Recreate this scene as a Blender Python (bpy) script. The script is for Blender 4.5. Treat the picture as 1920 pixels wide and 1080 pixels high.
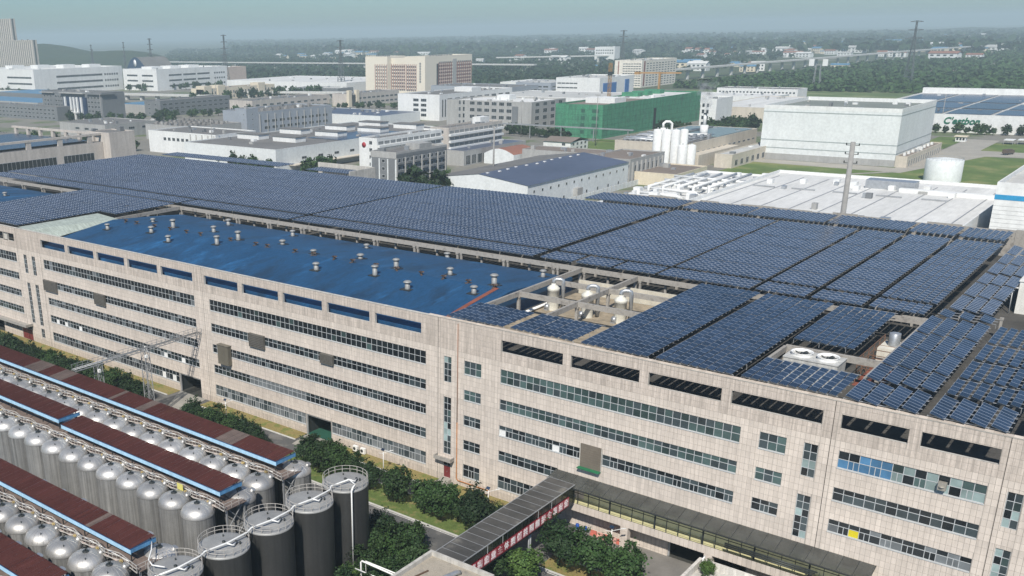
import bpy, math, random
from mathutils import Vector, Matrix
random.seed(11)
R = math.radians
scene = bpy.context.scene
COL = scene.collection
for o in list(bpy.data.objects): bpy.data.objects.remove(o)

# ------------------------------------------------------------------ camera
CAM = Vector((98.07, -127.108, 76.541))
YAW, PITCH, ROLL = R(-41.218), R(19.302), R(-1.180)
fw = Vector((math.sin(YAW)*math.cos(PITCH), math.cos(YAW)*math.cos(PITCH), -math.sin(PITCH)))
rt = Vector((math.cos(YAW), -math.sin(YAW), 0)); up = rt.cross(fw)
c_, s_ = math.cos(ROLL), math.sin(ROLL)
rt2, up2 = rt*c_+up*s_, up*c_-rt*s_
cd = bpy.data.cameras.new('camera'); cam = bpy.data.objects.new('camera', cd); COL.objects.link(cam)
m = Matrix((rt2, up2, -fw)).transposed().to_4x4(); m.translation = CAM; cam.matrix_world = m
cd.sensor_width = 36; cd.lens = 36*1810.63/1920
cd.shift_x = (960-691.78)/1920; cd.shift_y = (693.15-540)/1920
cd.clip_start = 1; cd.clip_end = 40000
scene.camera = cam
# ------------------------------------------------------------------ sky, sun, exposure
SUN_EL = R(46); SUN_DIR = Vector((-0.46, 1.0, 0)).normalized()      # horizontal way the light travels
w = bpy.data.worlds.new('World'); scene.world = w; w.use_nodes = True
wn = w.node_tree.nodes; wl = w.node_tree.links
sky = wn.new('ShaderNodeTexSky'); sky.sky_type = 'NISHITA'; sky.sun_disc = False
sky.sun_elevation = SUN_EL; sky.sun_rotation = math.atan2(-SUN_DIR.x, -SUN_DIR.y)
sky.altitude = 0; sky.air_density = 1.0; sky.dust_density = 0.6; sky.ozone_density = 5.0
bg = wn['Background']; bg.inputs['Strength'].default_value = 0.081
tint = wn.new('ShaderNodeVectorMath'); tint.operation = 'MULTIPLY'; tint.inputs[1].default_value = (.74,.93,1.04)
wl.new(sky.outputs['Color'], tint.inputs[0]); wl.new(tint.outputs[0], bg.inputs['Color'])
sl = bpy.data.lights.new('sun', 'SUN'); sl.energy = 4.9; sl.angle = R(0.6); sl.color = (1, .94, .85)
so = bpy.data.objects.new('sun', sl); COL.objects.link(so)
ld = Vector((SUN_DIR.x*math.cos(SUN_EL), SUN_DIR.y*math.cos(SUN_EL), -math.sin(SUN_EL)))
so.rotation_euler = ld.to_track_quat('-Z', 'Y').to_euler()
so.location = (60, -200, 200)
scene.view_settings.view_transform = 'Standard'; scene.view_settings.look = 'None'
scene.view_settings.exposure = 0.12; scene.view_settings.gamma = 1
scene.render.engine = 'CYCLES'
scene.cycles.volume_bounces = 0; scene.cycles.max_bounces = 6
scene.cycles.volume_step_rate = 4

# ------------------------------------------------------------------ helpers
class MB:
    """collects faces for ONE mesh object"""
    def __init__(s): s.v = []; s.f = []; s.m = []; s.sm = []
    def face(s, pts, mi=0, smooth=False):
        n = len(s.v); s.v += [tuple(p) for p in pts]; s.f.append(tuple(range(n, n+len(pts)))); s.m.append(mi); s.sm.append(smooth); return s
    def box(s, x0, x1, y0, y1, z0, z1, mi=0, skip=''):
        n = len(s.v)
        s.v += [(x0,y0,z0),(x1,y0,z0),(x1,y1,z0),(x0,y1,z0),(x0,y0,z1),(x1,y0,z1),(x1,y1,z1),(x0,y1,z1)]
        F = {'b':(0,3,2,1),'t':(4,5,6,7),'f':(0,1,5,4),'r':(1,2,6,5),'k':(2,3,7,6),'l':(3,0,4,7)}
        for k, q in F.items():
            if k not in skip: s.f.append(tuple(n+i for i in q)); s.m.append(mi); s.sm.append(False)
        return s
    def obox(s, c, ax, ay, az, hx, hy, hz, mi=0):
        """oriented box: centre, unit axes, half sizes"""
        c, ax, ay, az = Vector(c), Vector(ax)*hx, Vector(ay)*hy, Vector(az)*hz; n = len(s.v)
        for dz in (-1, 1):
            for dx, dy in ((-1,-1),(1,-1),(1,1),(-1,1)): s.v.append(tuple(c+ax*dx+ay*dy+az*dz))
        for q in ((0,3,2,1),(4,5,6,7),(0,1,5,4),(1,2,6,5),(2,3,7,6),(3,0,4,7)):
            s.f.append(tuple(n+i for i in q)); s.m.append(mi); s.sm.append(False)
        return s
    def bar(s, a, b, w, h=None, mi=0):
        a, b = Vector(a), Vector(b); d = b-a; L = d.length
        if L < 1e-6: return s
        d /= L; side = d.cross(Vector((0,0,1)))
        if side.length < 1e-3: side = Vector((1,0,0))
        side.normalize(); u = side.cross(d)
        return s.obox((a+b)/2, d, side, u, L/2, w/2, (h or w)/2, mi)
    def tube(s, pts, r, n=8, mi=0, cap=True, r1=None):
        P = [Vector(p) for p in pts]; k0 = len(s.v); N = len(P)
        for i, p in enumerate(P):
            d = (P[min(i+1,N-1)]-P[max(i-1,0)]).normalized()
            a = d.cross(Vector((0,0,1)))
            if a.length < 1e-3: a = Vector((1,0,0))
            a.normalize(); b = d.cross(a)
            rr = r if r1 is None else r+(r1-r)*i/(N-1)
            for k in range(n):
                t = 2*math.pi*k/n; s.v.append(tuple(p+a*math.cos(t)*rr+b*math.sin(t)*rr))
        for i in range(N-1):
            for k in range(n):
                s.f.append((k0+i*n+k, k0+i*n+(k+1)%n, k0+(i+1)*n+(k+1)%n, k0+(i+1)*n+k)); s.m.append(mi); s.sm.append(True)
        if cap:
            s.f.append(tuple(k0+k for k in range(n))[::-1]); s.m.append(mi); s.sm.append(False)
            s.f.append(tuple(k0+(N-1)*n+k for k in range(n))); s.m.append(mi); s.sm.append(False)
        return s
    def lathe(s, prof, n=24, c=(0,0,0), mi=0, smooth=True, cap=True):
        k0 = len(s.v)
        for r, z in prof:
            for k in range(n):
                t = 2*math.pi*k/n; s.v.append((c[0]+r*math.cos(t), c[1]+r*math.sin(t), c[2]+z))
        for i in range(len(prof)-1):
            for k in range(n):
                s.f.append((k0+i*n+k, k0+i*n+(k+1)%n, k0+(i+1)*n+(k+1)%n, k0+(i+1)*n+k)); s.m.append(mi); s.sm.append(smooth)
        if cap: s.f.append(tuple(k0+(len(prof)-1)*n+k for k in range(n))); s.m.append(mi); s.sm.append(smooth)
        return s
    def mesh(s, name, mats):
        me = bpy.data.meshes.new(name); me.from_pydata(s.v, [], s.f)
        for mm in (mats if isinstance(mats, (list, tuple)) else [mats]): me.materials.append(mm)
        me.polygons.foreach_set('material_index', s.m); me.polygons.foreach_set('use_smooth', s.sm); me.update()
        return me
    def build(s, name, mats, parent=None, loc=(0,0,0)):
        return link(name, s.mesh(name, mats), parent, loc)
def link(name, me, parent=None, loc=(0,0,0), rz=0, sc=None):
    o = bpy.data.objects.new(name, me); COL.objects.link(o); o.location = loc
    if rz: o.rotation_euler.z = rz
    if sc: o.scale = sc if isinstance(sc, (tuple, list)) else (sc, sc, sc)
    if parent: o.parent = parent
    return o
def tag(o, label=None, cat=None, group=None, kind=None):
    if label: o['label'] = label
    if cat: o['category'] = cat
    if group: o['group'] = group
    if kind: o['kind'] = kind
    return o
def thing(name, label, cat, loc=(0,0,0), group=None, rz=0):
    o = bpy.data.objects.new(name, None); COL.objects.link(o); o.location = loc; o.rotation_euler.z = rz
    o.empty_display_size = .5
    return tag(o, label, cat, group)
def copy_tree(root, loc=None, rz=None, label=None, group=None, sc=None):
    def rec(o, par):
        c = o.copy(); COL.objects.link(c); c.parent = par
        for ch in KIDS.get(o.name, o.children): rec(ch, c)
        return c
    KIDS = {}
    r = rec(root, None)
    if loc is not None: r.location = loc
    if rz is not None: r.rotation_euler.z = rz
    if sc is not None: r.scale = sc if isinstance(sc, (tuple, list)) else (sc, sc, sc)
    if label: r['label'] = label
    if group: r['group'] = group
    return r
ORD = 'first second third fourth fifth sixth seventh eighth ninth tenth eleventh twelfth thirteenth fourteenth fifteenth sixteenth seventeenth eighteenth nineteenth twentieth'.split()
def ordn(i):
    if i < 20: return ORD[i]
    t = ['twenty', 'thirty', 'forty', 'fifty', 'sixty', 'seventy', 'eighty', 'ninety'][(i+1)//10-2]
    k = (i+1) % 10
    return (t[:-1]+'ieth') if k == 0 else t+'-'+ORD[k-1]

# ------------------------------------------------------------------ materials
MATS = {}
def mat(name, col, rough=.75, metal=0., var=.15, scale=.4, streak=0., bump=0., spec=.4, rnd=0., col2=None, fine=.08, mix2=(.45,.62), streak_scale=(1.3,1.3,.07), bscale=8., col3=None, mix3=(.6,.7), scale3=.1, squash=None, sill=0., objrnd=0.):
    """procedural Principled material: base colour broken by patches, fine grain, per-piece tone and streaks"""
    if name in MATS: return MATS[name]
    mt = bpy.data.materials.new(name); mt.use_nodes = True; nt = mt.node_tree; N = nt.nodes; L = nt.links
    b = N['Principled BSDF']; b.inputs['Roughness'].default_value = rough; b.inputs['Metallic'].default_value = metal
    b.inputs['Specular IOR Level'].default_value = spec
    geo = N.new('ShaderNodeNewGeometry'); pos = geo.outputs['Position']
    if squash:
        vm = N.new('ShaderNodeVectorMath'); vm.operation = 'MULTIPLY'; vm.inputs[1].default_value = squash; L.new(pos, vm.inputs[0]); pos2 = vm.outputs[0]
    else: pos2 = pos
    def noise(sc, src, detail=4, rgh=.6):
        n = N.new('ShaderNodeTexNoise'); n.inputs['Scale'].default_value = sc; n.inputs['Detail'].default_value = detail; n.inputs['Roughness'].default_value = rgh
        L.new(src, n.inputs['Vector']); return n.outputs['Fac']
    def rng(src, a, b_, c, d):
        n = N.new('ShaderNodeMapRange'); n.inputs[1].default_value = a; n.inputs[2].default_value = b_; n.inputs[3].default_value = c; n.inputs[4].default_value = d
        L.new(src, n.inputs[0]); return n.outputs[0]
    def mul(a, bb):
        n = N.new('ShaderNodeMath'); n.operation = 'MULTIPLY'; L.new(a, n.inputs[0]); L.new(bb, n.inputs[1]); return n.outputs[0]
    col = tuple(col)
    colout = None
    n1 = noise(scale, pos2)
    def mixc(a_sock, a_val, b_val, fac):
        n = N.new('ShaderNodeMix'); n.data_type = 'RGBA'; L.new(fac, n.inputs[0])
        if a_sock: L.new(a_sock, n.inputs[6])
        else: n.inputs[6].default_value = (*a_val, 1)
        n.inputs[7].default_value = (*b_val, 1); return n.outputs[2]
    if col2: colout = mixc(None, col, col2, rng(n1, mix2[0], mix2[1], 0, 1))
    if col3: colout = mixc(colout, col, col3, rng(noise(scale3, pos2, 3), mix3[0], mix3[1], 0, 1))
    fac = rng(n1, .3, .7, 1-var, 1+var)
    fac = mul(fac, rng(noise(scale*14, pos2, 2), .3, .7, 1-fine, 1+fine))
    if streak:
        vm = N.new('ShaderNodeVectorMath'); vm.operation = 'MULTIPLY'; vm.inputs[1].default_value = streak_scale; L.new(pos, vm.inputs[0])
        fac = mul(fac, rng(noise(1.0, vm.outputs[0], 5, .65), .35, .68, 1+streak*.25, 1-streak))
    if sill:                                             # rain dirt running down below each row of sills
        sx = N.new('ShaderNodeSeparateXYZ'); L.new(pos, sx.inputs[0])
        ph = N.new('ShaderNodeMath'); ph.operation = 'MULTIPLY_ADD'; ph.inputs[1].default_value = 1/4.72; ph.inputs[2].default_value = -2.28/4.72; L.new(sx.outputs[2], ph.inputs[0])
        fr_ = N.new('ShaderNodeMath'); fr_.operation = 'FRACT'; L.new(ph.outputs[0], fr_.inputs[0])
        vm2 = N.new('ShaderNodeVectorMath'); vm2.operation = 'MULTIPLY'; vm2.inputs[1].default_value = (2.6,2.6,.05); L.new(pos, vm2.inputs[0])
        sm = mul(rng(fr_.outputs[0], .55, 1.0, 0, 1), rng(noise(1.0, vm2.outputs[0], 5, .7), .42, .66, 0, 1))
        fac = mul(fac, rng(sm, 0, 1, 1, 1-sill))
    if objrnd:
        oi2 = N.new('ShaderNodeObjectInfo'); fac = mul(fac, rng(oi2.outputs['Random'], 0, 1, 1-objrnd, 1+objrnd))
    if rnd:
        oi = N.new('ShaderNodeObjectInfo')
        ad = N.new('ShaderNodeMath'); ad.operation = 'ADD'; L.new(geo.outputs['Random Per Island'], ad.inputs[0]); L.new(oi.outputs['Random'], ad.inputs[1])
        fr = N.new('ShaderNodeMath'); fr.operation = 'FRACT'; L.new(ad.outputs[0], fr.inputs[0])
        fac = mul(fac, rng(fr.outputs[0], 0, 1, 1-rnd, 1+rnd))
    vs = N.new('ShaderNodeVectorMath'); vs.operation = 'SCALE'
    if colout: L.new(colout, vs.inputs[0])
    else: vs.inputs[0].default_value = col
    L.new(fac, vs.inputs['Scale']); L.new(vs.outputs[0], b.inputs['Base Color'])
    if bump:
        bp = N.new('ShaderNodeBump'); bp.inputs['Strength'].default_value = bump; bp.inputs['Distance'].default_value = .05
        L.new(noise(bscale, pos2, 3), bp.inputs['Height']); L.new(bp.outputs[0], b.inputs['Normal'])
    MATS[name] = mt; return mt
def glass(name, col, rough=.08, rnd=.35, spec=.5):
    return mat(name, col, rough, 0, .25, .3, spec=spec, rnd=rnd, fine=.02)

M_tile = mat('tile_beige', (.64,.567,.50), .55, var=.05, scale=.12, streak=.14, sill=.26, rnd=.06, spec=.35, fine=.03)
M_tiledirty = mat('tile_weathered', (.56,.49,.43), .7, var=.08, scale=.2, streak=.36, rnd=.05, spec=.3, streak_scale=(2.4,2.4,.10))
M_joint = mat('tile_joint', (.34,.31,.275), .9, var=.1)
M_conc = mat('concrete_weathered', (.34,.32,.29), .9, var=.25, scale=.9, col2=(.13,.12,.11), mix2=(.5,.72), fine=.15)
M_concl = mat('concrete_light', (.50,.48,.44), .9, var=.15, scale=.7, streak=.25)
M_deck = mat('roof_deck', (.07,.066,.06), .9, var=.3, scale=.25, fine=.2)
M_frame = mat('window_frame', (.46,.48,.49), .45, var=.05)
G_dark = glass('glass_dark', (.014,.018,.021))
G_slate = glass('glass_slate', (.045,.06,.066), .12)
G_grey = glass('glass_curtained', (.15,.165,.175), .35, .2)
G_teal = glass('glass_teal', (.055,.088,.086), .2, .5)
G_pale = glass('glass_pale', (.26,.34,.335), .3, .3)
G_white = mat('white_board', (.78,.78,.76), .5, var=.04)
G_blue = glass('curtain_blue', (.055,.15,.27), .35, .35)
G_yel = mat('yellow_board', (.62,.52,.02), .5, var=.05)
G_brown = mat('brown_board', (.20,.13,.10), .6)
M_blue = mat('blue_sheet_roof', (.017,.075,.170), .5, var=.2, scale=.22, col2=(.013,.037,.075), mix2=(.45,.68), col3=(.030,.15,.34), mix3=(.57,.78), scale3=.2, squash=(1.,.3,1.), bump=.2, spec=.4, fine=.2)
M_rust = mat('rusty_sheet', (.22,.07,.045), .8, var=.3)
M_cell = mat('pv_cell', (.022,.036,.064), .2, var=.28, scale=.07, rnd=.36, spec=.55, fine=.02)  # broad tone patches paint uneven reflection into the cell colour
M_cellfar = mat('pv_cell_dusty_sheen', (.034,.048,.080), .26, var=.25, scale=.045, rnd=.3, spec=.6, fine=.02)  # far cells: dust plus sky reflection painted in as a lighter base
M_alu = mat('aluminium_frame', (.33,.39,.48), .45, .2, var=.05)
M_alufar = mat('aluminium_frame_far', (.47,.51,.57), .45, .1, var=.05)  # paler frame tone for the distant arrays
M_steel = mat('galvanised_steel', (.36,.37,.38), .5, .4, var=.15)
M_white = mat('white_paint', (.80,.80,.78), .5, var=.05, streak=.08)
M_dkmetal = mat('dark_metal', (.04,.045,.045), .45, .3, var=.15)
M_black = mat('black', (.008,.008,.008), .9, var=.1)
# ================================================================== ground, roads, kerbs
M_ground = mat('ground_fields', (.085,.10,.055), .95, var=.3, scale=.012, col2=(.05,.075,.032), mix2=(.45,.6), col3=(.20,.19,.16), mix3=(.56,.66), scale3=.006)
M_asph = mat('asphalt', (.10,.099,.097), .9, var=.2, scale=.25, fine=.12, col2=(.135,.13,.122), mix2=(.5,.56))
M_concpave = mat('concrete_paving', (.30,.285,.25), .9, var=.15, scale=.3, fine=.1)
M_grassy = mat('dry_grass', (.25,.20,.075), .95, var=.2, scale=.5, col2=(.12,.14,.035), mix2=(.48,.62), fine=.3, bump=.6, bscale=12)
M_grassg = mat('green_grass', (.10,.145,.035), .95, var=.25, scale=.6, col2=(.17,.15,.06), mix2=(.52,.66), fine=.3, bump=.6, bscale=12)
M_lawn = mat('lawn', (.105,.16,.04), .95, var=.25, scale=.05, col2=(.18,.18,.07), mix2=(.5,.68), fine=.12)
M_kerb = mat('kerb_stone', (.52,.51,.48), .85, var=.12, scale=1.)
def sheet(name, pts, m, z, kind='structure', th=None):
    mb = MB()
    if th:
        n = len(pts); mb.face([(x,y,z) for x,y in pts])
        for i in range(n):
            a, b = pts[i], pts[(i+1)%n]; mb.face([(a[0],a[1],z-th),(b[0],b[1],z-th),(b[0],b[1],z),(a[0],a[1],z)])
    else: mb.face([(x,y,z) for x,y in pts])
    return tag(mb.build(name, m), kind=kind)
def rect(x0,x1,y0,y1): return [(x0,y0),(x1,y0),(x1,y1),(x0,y1)]
sheet('ground', rect(-14000,9000,-1500,14000), M_ground, -.02)
sheet('plant_yard', rect(-260,140,-110,0), M_asph, 0.0)
sheet('grass_strip', rect(-175,-70.5,-3.5,-.02), M_grassy, .05)
sheet('grass_strip', rect(-60,-30.2,-3.5,-.02), M_grassy, .05)
sheet('grass_strip', rect(-23.5,3.1,-3.5,-.02), M_grassy, .05)
sheet('grass_strip', rect(6.6,26.5,-4.3,-.02), M_grassy, .05)
sheet('verge', rect(-175,26.5,-15.0,-8.3), M_grassg, .05)
sheet('verge', rect(33,52,-15.0,-10.6), M_grassy, .05)
sheet('shrubbery', rect(8,26,-33,-22.6), M_grassg, .05)
sheet('driveway', [(-70.5,-.03),(-61.5,-.03),(-60,-8.2),(-65,-8.2)], M_concpave, .06)
sheet('driveway', [(-30.2,-.03),(-23.5,-.03),(-21,-5.6),(-29,-5.6)], M_concpave, .06)
sheet('forecourt', rect(32,60,-9.5,-.02), mat('forecourt_paving', (.19,.18,.165), .9, var=.15, scale=.4), .01)
def kerb(a, b, w=.28, h=.16):
    mb = MB(); mb.bar((a[0],a[1],h/2), (b[0],b[1],h/2), w, h)
    tag(mb.build('kerb', M_kerb), kind='structure')
for a, b in [((-175,-3.65),(-70.8,-3.65)),((-59.8,-3.65),(-30,-3.65)),((-21.5,-3.65),(3.2,-3.65)),((3.35,-3.5),(3.35,-1.3)),((6.4,-4.3),(6.4,-.6)),((6.4,-4.5),(26.5,-4.5)),
             ((-175,-8.2),(26.5,-8.2)),((-60,-15.15),(26.6,-15.15)),((33,-15.1),(52,-15.1)),((33,-10.5),(52,-10.5)),((8,-22.4),(26,-22.4))]: kerb(a, b)
mb = MB(); mb.box(-60, 60, -15.62, -15.48, .006, .012); tag(mb.build('road_marking', mat('road_paint', (.62,.61,.58), .8, var=.25, scale=1.5)), kind='structure')

# ================================================================== main factory
FAC = thing('factory_building', 'long beige tiled factory with ribbon windows and solar covered roof', 'building')
ZR = {'W1':(21.18,23.61),'W2':(16.44,18.34),'W3':(11.78,13.65),'W4':(7.16,9.03),'W5':(2.0,4.41)}
ZA = (26.6, 28.61); PT = 30.3; XL, XR = -178., 97.
WINS = []       # x0,x1,z0,z1, npanes, row key, block
def ribbon(x0, x1, rows, n, blk):
    for r in rows: WINS.append((x0, x1, *ZR[r], n, r, blk))
ribbon(-176., -135.3, ('W1','W2','W3','W4'), 30, 'L'); WINS.append((-146.,-138.,2.,4.2,6,'W5','L'))
ribbon(-122.3, -62.9, ('W1','W2','W3','W4'), 47, '1'); WINS.append((-122.3,-70.5,2.,4.41,41,'W5','1'))
ribbon(-57.9, 0., ('W1','W2','W3','W4'), 46, '2'); WINS.append((-57.9,-30.4,2.,4.41,22,'W5','2')); WINS.append((-23.3,0.,2.,4.41,18,'W5','2'))
ribbon(8.25, 11.73, ('W1','W2','W3','W4','W5'), 3, 'S')
ribbon(15.55, 55.29, ('W1','W2'), 32, '3'); WINS.append((15.55,30.9,*ZR['W3'],12,'W3','3')); WINS.append((34.7,55.29,*ZR['W3'],16,'W3','3'))
WINS.append((15.55,27.0,*ZR['W4'],9,'W4','3')); WINS.append((15.55,27.0,*ZR['W5'],9,'W5','3'))
ribbon(57.92, 61.51, ('W1','W2','W3'), 3, 'S')
ribbon(68.2, 85.0, ('W1','W2','W3'), 13, '4')
SLITS = [(-131.8,-130.3,18.8,23.7),(-127.9,-126.3,18.7,23.7),(-131.8,-130.3,5.3,16.2),(-127.9,-126.3,5.2,16.2),(-127.9,-126.3,1.9,4.3),
         (3.95,5.55,18.95,23.6),(3.95,5.55,5.35,16.15),(63.8,65.6,18.8,23.6),(63.8,65.6,9.6,16.05),(87.1,88.75,18.9,23.55),(87.1,88.75,9.5,16.0)]
AOPS = [(-172.,-163.),(-160.,-151.),(-148.,-140.)]; AOPS = [(-174+12.3*i, -163.2+12.3*i) for i in range(3)] + [(-140.8,-135.3)]
AOPS += [(-122.6+12.18*i, -111.7+12.18*i) for i in range(5)] + [(-59.15+11.9*i, -48.6+11.9*i) for i in range(5)]
AOPS += [(15.55,26.95),(28.35,39.77),(41.2,52.1),(53.5,65.6),(67.9,75.8),(77.2,85.65),(90,96.)]
DOORS = [(-70.4,-62.9,0.,4.41),(-30.3,-23.4,0.,4.41),(4.05,5.5,.75,3.9),(-137.5,-132.4,0.,3.9),(-160,-147,0,4.2)]
ROLL = [(30.95,34.6,10.65,14.6)]
GAR = [(46.5,58.5,0.,3.9),(33.,39.,0.,.01)]
HOLES = [(a,b,c,d) for a,b,c,d,*_ in WINS] + SLITS + [(a,b,*ZA) for a,b in AOPS] + DOORS + ROLL + [GAR[0]]
def subtract(rects, h):
    out = []
    for (x0,x1,z0,z1) in rects:
        if h[0] >= x1-1e-6 or h[1] <= x0+1e-6 or h[2] >= z1-1e-6 or h[3] <= z0+1e-6: out.append((x0,x1,z0,z1)); continue
        if h[0] > x0: out.append((x0,h[0],z0,z1))
        if h[1] < x1: out.append((h[1],x1,z0,z1))
        a, b = max(x0,h[0]), min(x1,h[1])
        if h[2] > z0: out.append((a,b,z0,h[2]))
        if h[3] < z1: out.append((a,b,h[3],z1))
    return out
wall = [(XL,XR,-.5,PT)]
for h in HOLES: wall = subtract(wall, h)
mb = MB()
for (x0,x1,z0,z1) in wall: mb.face([(x0,.02,z0),(x1,.02,z0),(x1,.02,z1),(x0,.02,z1)])
mb.build('facade_wall', M_joint, FAC)
mb = MB()
for h in HOLES:                                          # reveals round every opening
    x0,x1,z0,z1 = h; D = .45 if (z0,z1) == ZA else .22
    mb.face([(x0,0,z0),(x0,D,z0),(x0,D,z1),(x0,0,z1)]); mb.face([(x1,D,z0),(x1,0,z0),(x1,0,z1),(x1,D,z1)])
    mb.face([(x0,0,z1),(x0,D,z1),(x1,D,z1),(x1,0,z1)]); mb.face([(x0,D,z0),(x0,0,z0),(x1,0,z0),(x1,D,z0)])
mb.build('reveals', M_concl, FAC)
# inner face of the parapet frame + coping
mb = MB()
for x0, x1 in zip([XL]+[b for a,b in AOPS], [a for a,b in AOPS]+[XR]): mb.face([(x1,.45,25),(x0,.45,25),(x0,.45,PT),(x1,.45,PT)])
for a, b in AOPS: mb.face([(b,.45,25),(a,.45,25),(a,.45,ZA[0]),(b,.45,ZA[0])]); mb.face([(b,.45,ZA[1]),(a,.45,ZA[1]),(a,.45,PT),(b,.45,PT)])
mb.box(XL, XR, -.05, .5, PT, PT+.10)
mb.build('parapet', M_concl, FAC)
# coping stones seen one by one near the right-hand end
cop = MB().box(-.49,.49,-.09,.62,0,.09).mesh('coping_stone', mat('coping', (.56,.49,.42), .8, var=.1, rnd=.14, scale=.8))
for i in range(96): link('coping_stone', cop, FAC, (1.0+i, 0, PT+.102+random.uniform(0,.015)))
# tiles ------------------------------------------------------------
TW, TH, JT = .625, .9467, .045
zl = [16.44+TH*k for k in range(-18, 16)]
tiles = []
tz = [(max(a,-.2), min(a+TH, PT)) for a in zl if a+TH > -.2 and a < PT]
joints = [-134.3,-123.6,-59.9,2.73,67.0,86.4]
nx = int((XR-XL)/TW)
for z0, z1 in tz:
    hs = [h for h in HOLES if h[2] < z1 and h[3] > z0]
    for i in range(nx):
        x0 = 68.2+TW*(i-int((68.2-XL)/TW)); x1 = x0+TW
        cell = [(x0,x1,z0,z1)]
        for h in hs:
            if h[0] < x1 and h[1] > x0: cell = subtract(cell, h)
        tiles += [c for c in cell if c[1]-c[0] > .12 and c[3]-c[2] > .12]
def tile_into(mb, x0,x1,z0,z1, mi):
    j = JT/2; x0 += j; x1 -= j; z0 += j; z1 -= j
    for J in joints:
        if abs((x0+x1)/2-J) < TW/2: x1 -= .05
    y = random.uniform(-.004,.004)
    mb.face([(x0,y,z0),(x1,y,z0),(x1,y,z1),(x0,y,z1)], mi)
    mb.face([(x0,.02,z0),(x0,y,z0),(x0,y,z1),(x0,.02,z1)], mi); mb.face([(x1,y,z0),(x1,.02,z0),(x1,.02,z1),(x1,y,z1)], mi)
    mb.face([(x0,y,z1),(x1,y,z1),(x1,.02,z1),(x0,.02,z1)], mi); mb.face([(x0,.02,z0),(x1,.02,z0),(x1,y,z0),(x0,y,z0)], mi)
def tmat(t): return 1 if t[2] > 24.4 or (t[3] < 1.95 and t[0] < 30) else 0
near = sorted([t for t in tiles if t[0] > 66 and t[3] > 9 and t[1] < 92], key=lambda t: -t[0])[:300]
nearset = set(near); shared = {}
mb = MB()
for t in tiles:
    if t not in nearset: tile_into(mb, *t, tmat(t))
tag(mb.build('facade_tiles', [M_tile, M_tiledirty], FAC), kind='stuff')
for t in near:
    key = (round(t[1]-t[0],2), round(t[3]-t[2],2), tmat(t))
    if key not in shared:
        mb = MB(); tile_into(mb, 0, key[0], 0, key[1], 0); shared[key] = mb.mesh('tile', [M_tile, M_tiledirty][key[2]])
    link('tile', shared[key], FAC, (t[0], 0, t[2]))
# vertical movement joints
for J in joints:
    mb = MB(); mb.box(J-.03,J+.03,-.012,.02,0,PT); mb.build('movement_joint', M_black, FAC)
# windows ----------------------------------------------------------
def pane_choice(row, blk, upper, i, n):
    u = random.random()
    if blk == '1':
        if row in ('W4',) and not upper and i in (2,5,10,31,37,42): return 'w'
        if row == 'W5' and not upper and i in (36,39): return 'w'
        return 'g' if u < .08 else ('s' if u < .25 else 'd')
    if blk == 'L': return 's' if u < .4 else 'd'
    if blk == '2':
        if row == 'W4' and 9 <= i < 22: return 'g'
        if row == 'W5': return 'g' if u < .55 else 's'
        if row == 'W1': return 't' if u < .12 else 'd'
        return 's' if u < .25 else 'd'
    if blk == '3':
        if row == 'W1': return 't' if u < .6 else 's'
        if row == 'W2': return 't' if u < .5 else 's'
        if row == 'W3': return 'w' if (not upper and (i in (0,8) and n == 12)) else ('s' if u < .5 else 'd')
        return 's' if u < .35 else 'd'
    if blk == '4':
        if row == 'W1': return ('b' if u < .8 else 'd') if i < 5 else ('p' if u < .45 else ('t' if u < .7 else 'd'))
        if row == 'W2': return 's' if u < .45 else 'd'
        return 'y' if (i == 2 and not upper) else ('g' if u < .5 else 'd')
    if row in ('W1','W2') : return 't' if u < .6 else 's'
    return 's' if u < .5 else 'd'
PM = {'d':G_dark,'s':G_slate,'g':G_grey,'t':G_teal,'p':G_pale,'w':G_white,'b':G_blue,'y':G_yel,'n':G_brown}
PK = list(PM); pane_mesh = {}
def window(x0, x1, z0, z1, n, row, blk):
    """one ribbon window: frame with mullions, and its panes"""
    fr = MB(); f = .075; Y = .14
    fr.box(x0,x1,Y-.05,Y+.05,z0,z0+f); fr.box(x0,x1,Y-.05,Y+.05,z1-f,z1)
    zt = z0+(z1-z0)*(.52 if row == 'W1' else .60)
    fr.box(x0,x1,Y-.045,Y+.045,zt-f/2,zt+f/2)
    fr.box(x0-.02, x1+.02, -.07, .14, z0-.09, z0-.002)                        # sill
    pw = (x1-x0)/n
    for i in range(n+1):
        x = x0+pw*i; fr.box(max(x-f/2,x0), min(x+f/2,x1), Y-.048, Y+.048, z0, z1)
    sash = row in ('W3','W5') or (blk == '4' and row in ('W1','W3'))
    if sash:
        for i in range(1, n, 2): x = x0+pw*(i+.5); fr.box(x-.04,x+.04,Y-.046,Y+.046,z0,zt)
    for k in range(1, int((x1-x0)/12.2)+1):                                   # columns behind the glass
        if blk in '1234' and n > 10:
            x = x0+12.1*k-.5
            if x < x1-1: fr.box(x-.32,x+.32,Y+.01,Y+.05,z0,z1,1)
    wo = fr.build('window', [M_frame, G_pale], FAC)
    single = blk in '34S'
    pb = None if single else MB()
    for i in range(n):
        for upper in (0, 1):
            a, b = (zt, z1) if upper else (z0, zt)
            k = pane_choice(row, blk, upper, i, n)
            if single:
                key = (round(pw,2), round(b-a,2), k)
                if key not in pane_mesh: pane_mesh[key] = MB().box(0,pw,-.01,.01,0,b-a,skip='kb').mesh('pane', PM[k])
                link('pane', pane_mesh[key], wo, (x0+pw*i, Y+.005, a))
            else: pb.box(x0+pw*i+.002,x0+pw*(i+1)-.002,Y-.005,Y+.015,a,b,PK.index(k),skip='kb')
    if pb: tag(pb.build('panes', [PM[k] for k in PK], wo), kind='stuff')
    return wo
for wdef in WINS: window(*wdef)
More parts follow.
